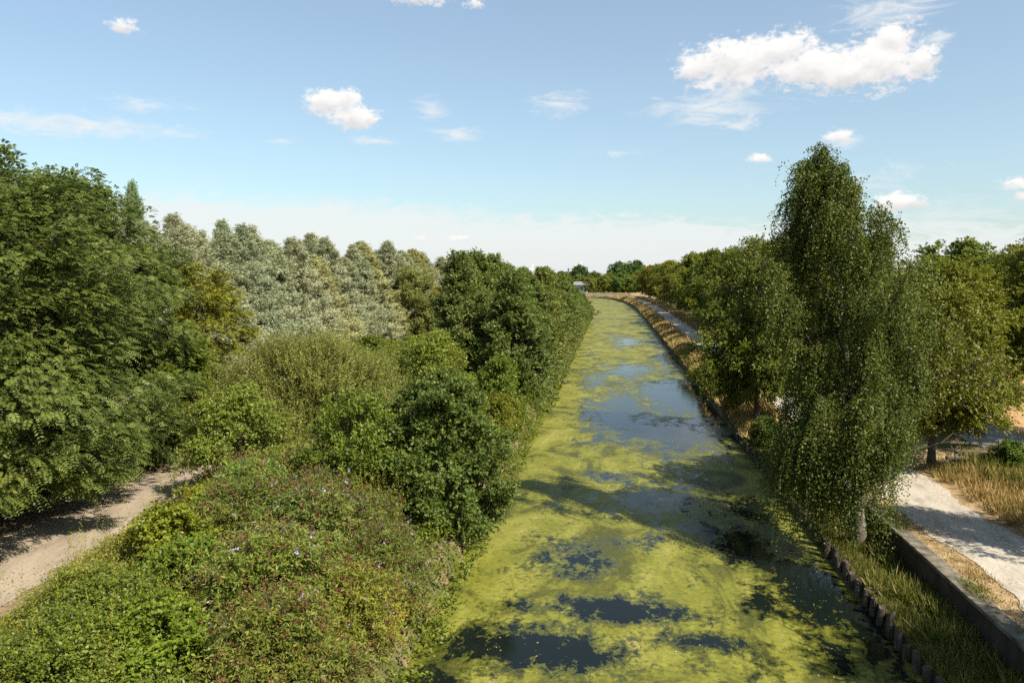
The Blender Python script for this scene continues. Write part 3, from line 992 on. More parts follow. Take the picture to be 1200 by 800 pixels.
# buddleia: arching stems, lance leaves, spent brown flower spikes and a few lilac ones
def buddleia(seed, H, Rc, brown):
    r = np.random.default_rng(seed)
    T, C, O = skeleton(r, H, Rc, 0.15, 'dome', 40, 8, 0.06, rise=0.6, inner=0.45, jitter=0.2, multi=5, lumpy=1.2)
    for q in range(26):
        i = r.integers(len(C))
        d = norm(O[i] * 0.5 + np.array([0, 0, 0.9]) + r.normal(0, 0.3, 3))
        L = r.uniform(0.5, 1.1)
        T.add([C[i] - d * 0.3, C[i] + d * L * 0.6, C[i] + d * L - np.array([0, 0, 0.12 * L])], [0.016, 0.012, 0.006], 4, 0)
    lv = sprays(r, C, O, 11, 10, 0.34, 0.55, 0.125, 0.036, up=0.45, spread=0.6, droop=0.35, horiz=0.7)
    k = np.argsort(-(C[:, 2] / H + np.linalg.norm(C[:, :2], axis=1) / Rc))[: int(len(C) * 0.75)]
    n = int(brown)
    ci = r.choice(k, n)
    o = C[ci] + r.normal(0, 0.22, (n, 3)) + O[ci] * 0.25
    D = norm(O[ci] * 0.6 + np.array([0, 0, 0.7]) + r.normal(0, 0.35, (n, 3)))
    m = 16
    t = ((np.tile(np.arange(m), n) + r.random(n * m)) / m)[:, None]
    LL = np.repeat(r.uniform(0.16, 0.34, n), m)[:, None]
    P = np.repeat(o, m, 0) + np.repeat(D, m, 0) * LL * t - np.array([0, 0, 0.25]) * LL * t ** 2
    A = norm(r.normal(0, 1, P.shape) + np.repeat(D, m, 0) * 0.5)
    N = norm(r.normal(0, 1, P.shape))
    S = norm(np.cross(A, N))
    N = np.cross(S, A)
    w = (0.085 * (1.05 - 0.8 * t[:, 0]))
    sp = leaf_quads(P, A, S, N, w, w * 0.6, 0.2)
    kind = r.random(n)
    rn = np.where(np.repeat(kind, m) > 0.975, 0.9 + 0.1 * r.random(n * m), 0.84 * (0.5 * np.repeat(r.random(n), m) + 0.5 * r.random(n * m)))
    return T, lv, quads_mesh('spikes', sp, M['spike_brown'], rn)


SPIKES = {}
for k in range(3):
    T, lv, sp = buddleia(700 + k, 2.75, 1.7, 620)
    register(f'buddleia_{k}', T, lv, 'bark', 'buddleia', 'stems', 'foliage')
    SPIKES[f'buddleia_{k}'] = sp

# low bushy scrub for banks
for k in range(2):
    r = np.random.default_rng(750 + k)
    T, C, O = skeleton(r, 2.6, 1.8, 0.05, 'dome', 26, 7, 0.05, rise=0.4, inner=0.4, jitter=0.22, multi=4, lumpy=1.4)
    register(f'scrub_{k}', T, sprays(r, C, O, 12, 7, 0.36, 0.42, 0.15, 0.085, up=0.4, spread=0.7, droop=0.3), 'bark', 'lime', 'stems', 'foliage')
# distant rounded tree (leaf clumps)
for k in range(2):
    r = np.random.default_rng(780 + k)
    T, C, O = skeleton(r, 14, 6.0, 2.0, 'round', 40, 9, 0.3, rise=0.5, inner=0.5, jitter=0.16, lumpy=1.2)
    register(f'far_tree_{k}', T, sprays(r, C, O, 9, 6, 0.95, 0.9, 0.55, 0.42, up=0.3, spread=0.6, droop=0.2), 'bark', 'alder')

ORD = ['first', 'second', 'third', 'fourth', 'fifth', 'sixth', 'seventh', 'eighth', 'ninth', 'tenth', 'eleventh', 'twelfth', 'thirteenth', 'fourteenth', 'fifteenth', 'sixteenth',
       'seventeenth', 'eighteenth', 'nineteenth', 'twentieth', 'twenty-first', 'twenty-second', 'twenty-third', 'twenty-fourth', 'twenty-fifth', 'twenty-sixth', 'twenty-seventh', 'twenty-eighth']


def tint(r, amt=0.12):
    v = 1 + r.normal(0, amt)
    return (v * (1 + r.normal(0, amt * 0.6)), v, v * (1 + r.normal(0, amt * 0.5)))


# ------------------------------------------------------------------ planting: left side
plant('robinia_0', 'robinia_tree', 'tallest dark green feathery-leaved tree overhanging the sandy path', 'tree', on_ground(-23.7, 25.7), 0.4, 1.02, 0.88, group='feathery trees by the sandy path')
plant('robinia_1', 'robinia_tree', 'dark feathery-leaved tree between the tallest one and the golden-green tree', 'tree', on_ground(-29.4, 38.0), 2.1, 0.95, 0.93, group='feathery trees by the sandy path')
plant('robinia_0', 'robinia_tree', 'dark feathery-leaved tree standing behind the two by the path, only top showing', 'tree', on_ground(-35.5, 44), 3.0, 0.95, 0.90, group='feathery trees by the sandy path')
plant('golden', 'golden_tree', 'smaller golden-green feathery tree at the right edge of the dark feathery trees', 'tree', on_ground(-24.9, 43.5), 0.8, 1.0, 1.02)
plant('golden', 'golden_tree', 'yellow-green low tree tucked below the golden-green one beside the willow dome', 'tree', on_ground(-22.6, 39.0), 2.8, 0.58, 0.62, color=(0.75, 0.95, 0.9))

plant('dark_shrub', 'elder_bush', 'dark leafy bush in the shade under the tallest feathery tree', 'bush', on_ground(-26.5, 32.5), 1.0, 0.9, 0.7, group='shaded bushes beneath the feathery trees')
plant('dark_shrub', 'elder_bush', 'dark leafy bush in shade where the sandy path disappears', 'bush', on_ground(-23.8, 36.0), 2.0, 1.0, 0.9, group='shaded bushes beneath the feathery trees')
plant('dark_shrub', 'elder_bush', 'dark leafy bush in deep shade at the edge of the sandy path, nearest one', 'bush', on_ground(-26.0, 26.5), 3.0, 0.9, 0.8, group='shaded bushes beneath the feathery trees')
wr = np.random.default_rng(31)
silver_note = {9: 'with a yellowing side', 13: 'streaked with yellow', 18: 'partly yellowed'}
for i in range(27):
    y = 58 + i * 3.6 + wr.normal(0, 0.6)
    xi = -36.5 + (y - 58) * 0.075 + wr.normal(0, 0.7)
    h = np.interp(y, [58, 75, 95, 150], [0.90, 0.95, 0.94, 0.83]) * wr.uniform(0.93, 1.06)
    col = tint(wr, 0.045)
    if i in silver_note:
        col = (1.1, 1.02, 0.74)
    lab = f'silver willow, {ORD[i]} from the near end of the front willow row'
    if i in silver_note:
        lab = f'silver willow {silver_note[i]}, {ORD[i]} from the near end of the front row'
    plant(f'silver_{i % 3}', 'silver_willow', lab, 'tree', on_ground(xi, y), wr.uniform(-0.5, 0.5), wr.uniform(1.0, 1.3), h * wr.uniform(0.93, 1.07), col, 'front row of silver willows')
for i in range(24):
    y = 59 + i * 4.1 + wr.normal(0, 0.8)
    xi = -43.5 + (y - 58) * 0.06 + wr.normal(0, 0.8)
    h = np.interp(y, [58, 75, 100, 155], [0.94, 1.03, 1.03, 0.93]) * wr.uniform(0.95, 1.07)
    plant(f'silver_{(i + 1) % 3}', 'silver_willow', f'silver willow showing only its top, {ORD[i]} from the near end of the back row', 'tree', on_ground(xi, y), wr.uniform(-0.5, 0.5), wr.uniform(1.0, 1.2), h,
          tint(wr, 0.08), 'back row of silver willows')
plant('silver_2', 'silver_willow', 'slim willow spire standing above the silver willow tops', 'tree', on_ground(-43.0, 66.5), 0.2, 0.62, 1.26, (0.62, 0.78, 0.62))
plant('round_willow', 'olive_willow', 'rounded olive-green willow, edged with yellow, ending the silver row', 'tree', on_ground(-28.2, 108), 0.5, 1.0, 1.0, (0.95, 0.98, 1.1))
plant('golden', 'golden_tree', 'small yellow tree tucked against the rounded olive willow', 'tree', on_ground(-24.6, 109.5), 1.0, 0.75, 0.78, (1.5, 1.05, 0.8))
for i, (px_, yy, h_) in enumerate([(-44, 172, 0.92), (-38, 190, 0.98), (-33, 215, 0.9), (-50, 205, 1.05), (-29, 180, 0.8)]):
    plant(f'silver_{i % 3}', 'distant_willow', ['pale distant willow beyond the rounded olive willow', 'pale distant willow, tallest beyond the rounded olive willow', 'pale distant willow farthest beyond the olive willow',
          'pale distant willow behind the end of the back row', 'short pale distant willow beside the poplars'][i], 'tree', on_ground(px_, yy), wr.uniform(-0.5, 0.5), 1.4, h_, tint(wr, 0.06), 'distant willows')

plant('willow_dome', 'willow_thicket_bush', 'broad dome-shaped willow bush of thin upright olive shoots', 'bush', on_ground(-16.0, 39.6), 0.1, 1.0, 0.98)
plant('dark_shrub', 'hawthorn_bush', 'dark green rounded bush overhanging the right edge of the sandy path', 'bush', on_ground(-15.7, 30.6), 0.3, 0.92, 1.0, (1.55, 1.38, 0.9))
plant('fresh_shrub', 'dogwood_bush', 'light green upright shrub left of the round dark tree', 'bush', on_ground(-9.7, 28.6), 0.0, 0.95, 1.0, (1.15, 1.12, 1.0))
plant('alder', 'alder_tree', 'round dark glossy tree overhanging the canal weed', 'tree', on_ground(-6.7, 29.9), 0.9, 0.88, 0.88, (0.98, 1.0, 0.85))
mids = [(-11.8, 50.5, 'dark_shrub', 1.0, 1.18, (1.75, 1.5, 0.9), 'yellow-green leafy bush behind the willow dome, beside the first poplar'),
        (-9.0, 44.5, 'fresh_shrub', 0.9, 0.75, (1.0, 1.0, 0.9), 'bright green bush on the bank behind the round dark tree'),
        (-7.6, 52.5, 'scrub_0', 1.15, 1.5, (1.0, 1.02, 0.8), 'olive bush on the canal edge in front of the poplars'),
        (-6.9, 49.0, 'scrub_1', 0.8, 0.85, (1.4, 1.1, 0.8), 'yellowish low bush at the water beside the olive bush'),
        (-7.2, 39.5, 'scrub_0', 0.95, 0.95, (1.2, 1.05, 0.9), 'small green bush at the water behind the round dark tree'),
        (-13.8, 58.0, 'dark_shrub', 0.85, 0.95, (1.3, 1.25, 0.8), 'dark bush in shade left of the first poplar'),
        (-20.5, 62.0, 'scrub_1', 1.25, 0.9, (0.9, 0.95, 0.8), 'low green scrub at the foot of the willows, nearest one'),
        (-24.5, 70.0, 'scrub_0', 1.5, 1.1, (0.9, 1.0, 0.8), 'broad green scrub at the foot of the silver willows'),
        (-20.5, 82.0, 'scrub_1', 1.3, 0.9, (1.0, 1.0, 0.8), 'green scrub before the rounded olive willow'),
        (-17.0, 74.0, 'scrub_0', 1.2, 0.9, (0.9, 0.95, 0.8), 'dark scrub beside the poplars, behind the willow dome'),
        (-27.5, 86.0, 'scrub_1', 1.3, 1.0, (1.1, 1.0, 0.8), 'dry-looking scrub under the yellowing willows'),
        (-18.5, 95.0, 'scrub_0', 1.3, 1.0, (0.9, 0.95, 0.8), 'green scrub right of the rounded olive willow')]
for (xi, y, key, s, sz, col, lab) in mids:
    plant(key, 'scrub_bush', lab, 'bush', on_ground(xi, y), wr.uniform(0, 6), s, sz, col, 'bushes between the willows and the canal')

# poplars along the left bank: water side, then behind
pr = np.random.default_rng(77)
for i in range(24):
    y = 60.0 + i * 5.3 + pr.normal(0, 0.5)
    xi = -7.5 + pr.normal(0, 0.35)
    plant(f'poplar_{i % 3}', 'poplar_tree', f'dense green poplar, {ORD[i]} from the near end of the waterside row', 'tree', on_ground(xi, y), pr.uniform(0, 6), pr.uniform(0.95, 1.12),
          np.interp(y, [58, 100, 150, 186], [0.86, 0.80, 0.62, 0.44]) * pr.uniform(0.9, 1.08), tint(pr, 0.12), 'waterside row of poplars')
for i in range(9):
    y = 62.0 + i * 6.0 + pr.normal(0, 0.6)
    xi = -12.6 + pr.normal(0, 0.5)
    plant(f'poplar_{(i + 1) % 3}', 'poplar_tree', f'green poplar behind the waterside row, {ORD[i]} from the near end', 'tree', on_ground(xi, y), pr.uniform(0, 6), pr.uniform(0.95, 1.12),
          np.interp(y, [58, 110], [0.93, 0.84]) * pr.uniform(0.95, 1.06), tint(pr, 0.12), 'inner row of poplars')
plant('maple_0', 'bank_tree', 'bright green rounded tree ending the left bank row at the bend', 'tree', on_ground(-8.6, 190), 1.0, 0.62, 0.5, (0.9, 1.05, 0.9))

# buddleias in the foreground
bl = [(-10.2, 25.2, 1.05, 0.92, 0, 'buddleia bush in front of the light green upright shrub'),
      (-12.7, 25.8, 1.0, 0.95, 1, 'buddleia bush with lilac flower spikes before the dark bush'),
      (-8.3, 25.2, 0.8, 0.75, 2, 'buddleia bush at the foot of the round dark tree'),
      (-7.0, 22.6, 0.85, 0.72, 0, 'buddleia bush leaning over the weedy water'),
      (-9.2, 22.8, 1.1, 1.0, 1, 'buddleia bush thick with brown spent spikes in the middle of the thicket'),
      (-11.9, 23.4, 1.05, 0.92, 2, 'broad buddleia bush between the brambles and the spent brown one'),
      (-7.0, 19.6, 0.8, 0.7, 2, 'small buddleia bush low on the bank at the canal edge'),
      (-9.0, 19.2, 1.1, 0.95, 0, 'dark buddleia bush behind the nearest brambles'),
      (-7.4, 16.3, 1.0, 0.85, 1, 'buddleia bush nearest the camera beside the canal'),
      (-12.2, 29.2, 0.8, 0.85, 1, 'weedy buddleia bush wedged against the dark path bush')]
for (xi, y, s, sz, k, lab) in bl:
    o = plant(f'buddleia_{k}', 'buddleia_bush', lab, 'bush', on_ground(xi, y), wr.uniform(0, 6), s * 1.06, sz * 1.02, tint(wr, 0.15), 'buddleia bushes on the left bank')
    tag(link('flower_spikes', SPIKES[f'buddleia_{k}'], o), kind='stuff')


nb = [(-13.4, 21.6, 'scrub_0', 0.95, 0.85, (1.5, 1.25, 0.7), 'yellow-green scrub bush rising from the brambles near the path'),
      (-11.6, 19.6, 'scrub_1', 0.85, 0.8, (1.1, 1.15, 0.9), 'fresh green scrub bush in the middle of the brambles'),
      (-14.6, 25.8, 'scrub_1', 0.75, 0.7, (1.7, 1.3, 0.8), 'yellowish scrub bush beside the sandy path'),
      (-10.6, 16.4, 'scrub_0', 0.85, 0.7, (1.2, 1.2, 0.8), 'green scrub bush among the nearest brambles'),
      (-13.9, 18.3, 'buddleia_1', 0.8, 0.6, (1.2, 1.1, 0.8), 'low leafy bush among the brambles at the picture edge')]
for (xi, y, key, s, sz, col, lab) in nb:
    plant(key, 'scrub_bush', lab, 'bush', on_ground(xi, y), wr.uniform(0, 6), s, sz, col, 'scrub bushes among the brambles')


def thicket(name, label, cat, seed, region, hfun, n, nt, nl, cr, tl, L, W, mat, up=0.4, droop=0.3, xf=None):
    r = np.random.default_rng(seed)
    x0, x1, y0, y1 = region
    X, Y = r.uniform(x0, x1, n), r.uniform(y0, y1, n)
    h = hfun(X, Y)
    k = h > 0.12
    X, Y, h = X[k], Y[k], h[k]
    lump = 1 + 0.5 * np.sin(X * 0.9 + 1.1 * np.sin(Y * 0.7)) * np.sin(Y * 0.8 + X * .4) + 0.3 * np.sin(X * 2.3 + 1.7 * np.sin(Y * 1.6)) * np.sin(Y * 2.0 + X)
    Z = np.maximum(ground_z(X, Y), -0.1) + h * lump * np.where(r.random(len(X)) < 0.7, 1.0, r.uniform(0.2, 1, len(X)))
    C = np.stack([shear(X, Y), Y, Z], 1)
    e = 0.25
    gx = (hfun(X + e, Y) - hfun(X - e, Y)) / (2 * e)
    gy = (hfun(X, Y + e) - hfun(X, Y - e)) / (2 * e)
    O = norm(np.stack([-gx, -gy, np.ones_like(gx)], 1))
    V, rn = sprays(r, C, O, nt, nl, cr, tl, L, W, up=up, droop=droop, spread=0.8)
    o = link(name, quads_mesh(name, V, M[mat], rn))
    return tag(o, label, cat, kind='stuff')


def bramble_h(X, Y):
    a = np.clip((-9.6 - X) / 2.5, 0, 1) * np.clip((X + 16.4) / 4.0, 0, 1) * np.clip((25 - Y) / 6, 0, 1)
    return 1.5 * a ** 0.8


thicket('bramble_thicket', 'low sprawling bramble thicket filling the near left bank', 'brambles', 800, (-17.6, -8.4, 10, 30), bramble_h, 5600, 8, 8, 0.28, 0.36, 0.072, 0.052, 'bramble')


def weed_h(X, Y):
    a = np.clip((X + 17.1) / 3.2, 0, 1) * np.clip((-12.0 - X) / 2.0, 0, 1) * np.clip((34.5 - Y) / 3, 0, 1) * np.clip((Y - 17) / 6, 0.25, 1)
    return 1.25 * a


thicket('path_weeds', 'yellow-green weeds beside the sandy path', 'weeds', 801, (-17.5, -12.0, 14, 34), weed_h, 3400, 5, 9, 0.22, 0.65, 0.11, 0.03, 'weed', up=1.6, droop=0.15)


def bank_h(X, Y):
    return 0.5 * np.clip((X + 16) / 2, 0, 1) * np.clip((-4.95 - X) / 0.5, 0, 1)


thicket('tall_weeds', 'tall straw-coloured weed stalks standing above the bushes of the near bank', 'weeds', 805, (-15.5, -6.2, 13, 30), lambda X, Y: 2.0 + 0.5 * np.sin(X * 1.3) * np.sin(Y * 0.9), 420, 3, 12, 0.3, 0.9, 0.07, 0.02, 'weed', up=2.2, droop=0.05)
thicket('bank_undergrowth', 'green undergrowth covering the left bank beneath the bushes', 'undergrowth', 802, (-16, -5.0, 10, 62), bank_h, 5200, 5, 6, 0.35, 0.45, 0.13, 0.075, 'bramble')
thicket('bank_fringe', 'leafy fringe hanging over the water under the poplars', 'undergrowth', 804, (-7.5, -4.9, 60, 196), lambda X, Y: 0.9 * np.clip((-4.9 - X) / 0.8, 0.2, 1), 3000, 5, 6, 0.4, 0.45, 0.22, 0.14, 'poplar')
thicket('meadow_growth', 'rough green growth between the willows and the poplars', 'undergrowth', 803, (-34, -12, 50, 130), lambda X, Y: 0.7 + 0 * X, 4200, 4, 6, 0.6, 0.5, 0.26, 0.14, 'bramble')


def grass(name, label, seed, n, region, h, wd, mat, zf=None, dens=None, lean=0.35, clump=14, cl_r=0.16, zadd=-0.02):
    r = np.random.default_rng(seed)
    x0, x1, y0, y1 = region
    m = n // clump
    X, Y = r.uniform(x0, x1, m), r.uniform(y0, y1, m)
    if dens is not None:
        k = r.random(m) < dens(X, Y)
        X, Y = X[k], Y[k]
        m = len(X)
    hs = np.repeat(r.uniform(0.4, 1.25, m), clump)
    cr = np.repeat(r.random(m), clump)
    X = np.repeat(X, clump) + r.normal(0, cl_r, m * clump)
    Y = np.repeat(Y, clump) + r.normal(0, cl_r, m * clump)
    X = np.clip(X, x0, x1)
    Z = ground_z(X, Y) + zadd
    P = np.stack([shear(X, Y), Y, Z], 1)
    A = norm(np.stack([r.normal(0, lean, len(X)) - 0.12, r.normal(0, lean, len(X)), np.ones(len(X))], 1))
    N = norm(r.normal(0, 1, A.shape))
    S = norm(np.cross(A, N))
    N = np.cross(S, A)
    L = h * hs * r.uniform(0.6, 1.2, len(X))
    V = leaf_quads(P, A, S, N, L, wd * r.uniform(0.7, 1.4, len(X)), 0.6, 0.35)
    o = link(name, quads_mesh(name, V, M[mat], np.clip(0.55 * cr + 0.45 * r.random(len(X)), 0, 1)))
    return tag(o, label, 'grass', kind='stuff')


grass('bank_grass', 'patchy grass on the low right bank below the wall', 900, 60000, (8.74, 10.45, 12, 50), 0.34, 0.028, 'grass', dens=lambda X, Y: 0.35 + 0.65 * (np.sin(X * 2 + Y * 0.9) * np.sin(Y * 0.55 + 1) > -0.2))
grass('coping_weeds', 'dry grass and weeds rooted in the joints of the wall coping', 907, 9000, (10.84, 11.35, 12, 46), 0.24, 0.022, 'grass', dens=lambda X, Y: (np.sin(Y * 1.9) + np.sin(Y * 0.83 + 1) + 0.5 * np.sin(Y * 5.1) > 0.7) * 1.0, lean=0.6, zadd=0.06)
grass('wall_foot_weeds', 'dark weeds growing along the foot of the retaining wall', 908, 16000, (10.1, 10.63, 14, 44), 0.6, 0.04, 'grass', dens=lambda X, Y: 0.35 + 0.65 * (np.sin(Y * 1.1) > -0.2), lean=0.45)
grass('bank_weeds', 'taller green weeds standing in tufts on the low right bank', 906, 14000, (8.9, 10.2, 14, 27), 0.62, 0.05, 'grass', dens=lambda X, Y: (np.sin(X * 1.7 + Y * 1.1) * np.sin(Y * 0.8) > 0.1) * 1.0, lean=0.5)
def litter(name, label, cat, seed, n, region, size, mat, zf, dens=None):
    r = np.random.default_rng(seed)
    X, Y = r.uniform(region[0], region[1], n), r.uniform(region[2], region[3], n)
    if dens is not None:
        k = r.random(n) < dens(X, Y)
        X, Y = X[k], Y[k]
    P = np.stack([shear(X, Y), Y, zf(X, Y)], 1)
    a = r.uniform(0, 6.28, len(X))
    A = norm(np.stack([np.cos(a), np.sin(a), np.abs(r.normal(0, 0.12, len(X)))], 1))
    N = norm(np.array([0, 0, 1.0]) + r.normal(0, 0.15, A.shape))
    S = norm(np.cross(A, N))
    N = np.cross(S, A)
    L = size * r.uniform(0.5, 1.5, len(X))
    o = link(name, quads_mesh(name, leaf_quads(P, A, S, N, L, L * 0.6, 0.15), M[mat], r.random(len(X))))
    return tag(o, label, cat, kind='stuff')


litter('floating_leaves', 'scattered pale dead leaves floating on the canal weed', 'leaves', 950, 1800, (-5.0, 8.4, 15, 70), 0.065, 'dry_grass', lambda X, Y: 0.008 + 0 * X, lambda X, Y: 0.25 + 0.75 * (np.sin(X * 1.1 + Y * 0.35) * np.sin(Y * 0.5 - X * 0.3) > 0.25))
litter('path_leaf_litter', 'dry leaf litter along the edges of the sandy path', 'leaves', 951, 4200, (-23.5, -17.3, 14, 45), 0.08, 'dry_grass', lambda X, Y: ground_z(X, Y) + 0.03, lambda X, Y: np.clip(np.abs(X + 20.1) / 2.2, 0, 1) ** 2.5)
litter('towpath_leaf_litter', 'dry leaf litter along the edges of the gravel towpath', 'leaves', 952, 5200, (11.2, 15.6, 14, 50), 0.055, 'dry_grass', lambda X, Y: ground_z(X, Y) + 0.03, lambda X, Y: np.clip(np.abs(X - 13.3) / 1.5, 0, 1) ** 2.5)
grass('verge_grass', 'dry tan grass between the towpath and the fence', 901, 110000, (15.2, 24, 14, 52), 0.55, 0.035, 'dry_grass', dens=lambda X, Y: np.clip((X - 14.9) / 1.4, 0, 1) * np.where(Y > 39.6, 0, 1))
grass('verge_weeds', 'green weeds growing through the dry verge grass', 902, 60000, (17.0, 24, 20, 41), 0.75, 0.05, 'grass', dens=lambda X, Y: np.clip((X - 16.8) / 2.0, 0, 1) * (np.sin(X * 1.1 + 2) * np.sin(Y * 0.7) > -0.35))
grass('path_edge_grass', 'thin dry grass between the wall coping and the gravel', 903, 14000, (11.28, 12.1, 10, 52), 0.14, 0.02, 'dry_grass', dens=lambda X, Y: 0.25 + 0.75 * (np.sin(Y * 1.3) + np.sin(Y * 0.47 + 2) > 0.4))
grass('bank_dry_grass', 'long strip of tall dry grass between the canal and the distant towpath', 904, 120000, (8.75, 11.3, 50, 350), 0.8, 0.10, 'dry_grass', dens=lambda X, Y: np.where(X > 10.6, 0.2, 1.0), cl_r=0.32)
grass('field_edge_grass', 'dry grass beside the distant towpath under the trees', 905, 60000, (14.9, 18, 50, 350), 0.7, 0.10, 'dry_grass', cl_r=0.4)

# ------------------------------------------------------------------ planting: right side
plant('birch', 'birch_tree', 'tall weeping birch leaning over the canal from the low bank', 'tree', on_ground(9.9, 31.0), 0.0, 1.0, 0.99, (0.84, 0.9, 0.85))
plant('small_birch', 'birch_tree', 'lower weeping tree filling the space right of the tall birch', 'tree', on_ground(12.9, 37.5), 0.6, 0.95, 0.93, (1.15, 1.1, 0.9))
plant('near_maple_0', 'maple_tree', 'broad green tree whose trunk stands at the end of the fence', 'tree', on_ground(15.9, 39.8), 0.5, 0.76, 0.80, (1.2, 1.12, 0.85))
plant('near_maple_1', 'maple_tree', 'yellow-green tree reaching in from the right above the fence', 'tree', on_ground(24.4, 44.0), 1.0, 1.0, 0.90, (1.35, 1.2, 0.8))
plant('near_maple_0', 'maple_tree', 'green tree behind the fence, between the pale-trunked tree and the yellow-green one', 'tree', on_ground(28.5, 58.0), 2.2, 0.95, 0.80, (1.0, 1.0, 0.9))
plant('near_maple_0', 'towpath_tree', 'slim tree between canal and towpath, just behind the tall birch', 'tree', on_ground(9.9, 53.0), 3.0, 0.80, 0.98, (1.0, 1.02, 0.9))
plant('scrub_1', 'scrub_bush', 'green bush on the canal bank beyond the slim tree', 'bush', on_ground(10.0, 64.0), 1.5, 0.75, 0.8, (0.9, 0.9, 0.8), 'bushes on the right bank')
plant('scrub_0', 'scrub_bush', 'low olive bush farthest along the right canal bank', 'bush', on_ground(9.9, 72.0), 2.5, 0.7, 0.65, (1.2, 1.0, 0.8), 'bushes on the right bank')
plant('scrub_1', 'scrub_bush', 'brownish bush at the foot of the slim tree', 'bush', on_ground(9.8, 58.0), 1.0, 0.8, 0.8, (1.5, 0.85, 0.7), 'bushes on the right bank')
plant('scrub_0', 'scrub_bush', 'dark green bush between the slim tree and the tall birch', 'bush', on_ground(9.7, 48.5), 2.0, 0.65, 0.65, (0.8, 0.85, 0.8), 'bushes on the right bank')
plant('scrub_0', 'scrub_bush', 'green bush against the fence post in the dry verge', 'bush', on_ground(19.0, 38.6), 2.0, 0.5, 0.5, (0.8, 0.95, 0.7), 'bushes on the right bank')
plant('near_maple_0', 'maple_tree', 'towpath tree shading the gravel near the camera, first along the right verge', 'tree', on_ground(20.2, 25.6), 0.2, 0.5, 0.90, group='verge trees near the camera')
plant('near_maple_1', 'maple_tree', 'towpath tree shading the wall and low bank, second along the right verge', 'tree', on_ground(18.0, 14.5), 4.2, 0.78, 0.92, group='verge trees near the camera')
rr = np.random.default_rng(55)
for i in range(26):
    y = 70 + i * 9.9 + rr.normal(0, 1.2)
    xi = 19.6 + rr.normal(0, 0.7)
    key = f'maple_{i % 3}'
    plant(key, 'towpath_tree', f'green broadleaf tree, {ORD[i]} along the row right of the towpath', 'tree', on_ground(xi, y), rr.uniform(0, 6), rr.uniform(0.88, 1.06), rr.uniform(0.90, 1.10),
          tuple(np.array(tint(rr, 0.14)) * (1.22, 1.15, 0.9)), 'row of trees right of the towpath')
for i in range(8):
    y = 66 + i * 15 + rr.normal(0, 2)
    plant(f'maple_{(i + 1) % 3}', 'towpath_tree', f'taller tree behind the towpath row, {ORD[i]} from the near end', 'tree', on_ground(27 + rr.normal(0, 1.5), y), rr.uniform(0, 6), 1.0, rr.uniform(0.82, 0.95), tint(rr, 0.12),
          'trees behind the towpath row')

# ------------------------------------------------------------------ the far end of the canal
far = [(5, 428, 1.15, 1.15, (0.75, 0.95, 1.0), 'big dark round tree at the end of the canal, left half of a pair'), (14, 436, 1.25, 1.2, (0.8, 0.95, 1.0), 'big dark round tree at the end of the canal, right half of a pair'),
       (-18, 440, 0.95, 1.05, (0.7, 0.85, 0.95), 'dark tree rising behind the grey-roofed house'), (-27, 430, 0.9, 0.8, (0.8, 1.05, 0.9), 'green tree left of the grey-roofed house'),
       (-9.5, 389, 0.66, 0.60, (1.7, 1.35, 0.9), 'olive tree directly right of the grey-roofed house'), (-3, 390, 0.68, 0.62, (1.5, 1.3, 0.8), 'olive bushy tree at the far bank of the bend'),
       (4, 388, 0.66, 0.58, (1.2, 1.35, 0.9), 'bright green low tree at the far bank of the bend'), (11, 386, 0.7, 0.62, (1.5, 1.3, 0.8), 'olive tree where the towpath curves away'),
       (-36, 425, 1.0, 0.8, (1.2, 1.2, 1.0), 'pale green tree on the skyline above the poplars'), (-48, 440, 1.0, 0.85, (0.9, 1.0, 1.0), 'dark green tree behind the red-roofed house'),
       (-75, 420, 1.1, 0.95, (0.9, 1.0, 1.1), 'distant tree on the skyline beyond the olive willow'), (-92, 430, 1.1, 0.9, (0.9, 0.9, 1.0), 'leftmost distant tree on the skyline beyond the olive willow'),
       (24, 420, 1.0, 1.05, (1.4, 1.3, 0.8), 'yellow-green tree behind the far end of the towpath row'), (-62, 432, 1.0, 0.8, (1.1, 1.1, 1.0), 'distant tree between the red roof and the willows')]
for i, (xw, yw, s, sz, col, lab) in enumerate(far):
    plant(f'far_tree_{i % 2}', 'distant_tree', lab, 'tree', (xw, yw, 1.2), rr.uniform(0, 6), s, sz, col, 'tall distant trees at the end of the canal')


for i, (xw, s_, c_) in enumerate([(-24, .62, (1.2, 1.1, .9)), (-17, .55, (1.5, 1.3, .8)), (-9, .66, (1.1, 1.1, .9)), (-1, .60, (1.4, 1.2, .8)), (7, .64, (1.1, 1.15, .9)), (15, .68, (1.5, 1.3, .8)), (-32, .6, (1.0, 1.05, .9)), (22, .75, (1.2, 1.2, .8))]):
    plant(f'far_tree_{i % 2}', 'distant_tree', 'low distant tree in the belt behind the far end of the canal', 'tree', (xw, 409 + 4 * (i % 3), 1.2), rr.uniform(0, 6), s_ * 1.25, s_ * 1.2, c_, 'low tree belt behind the canal end')


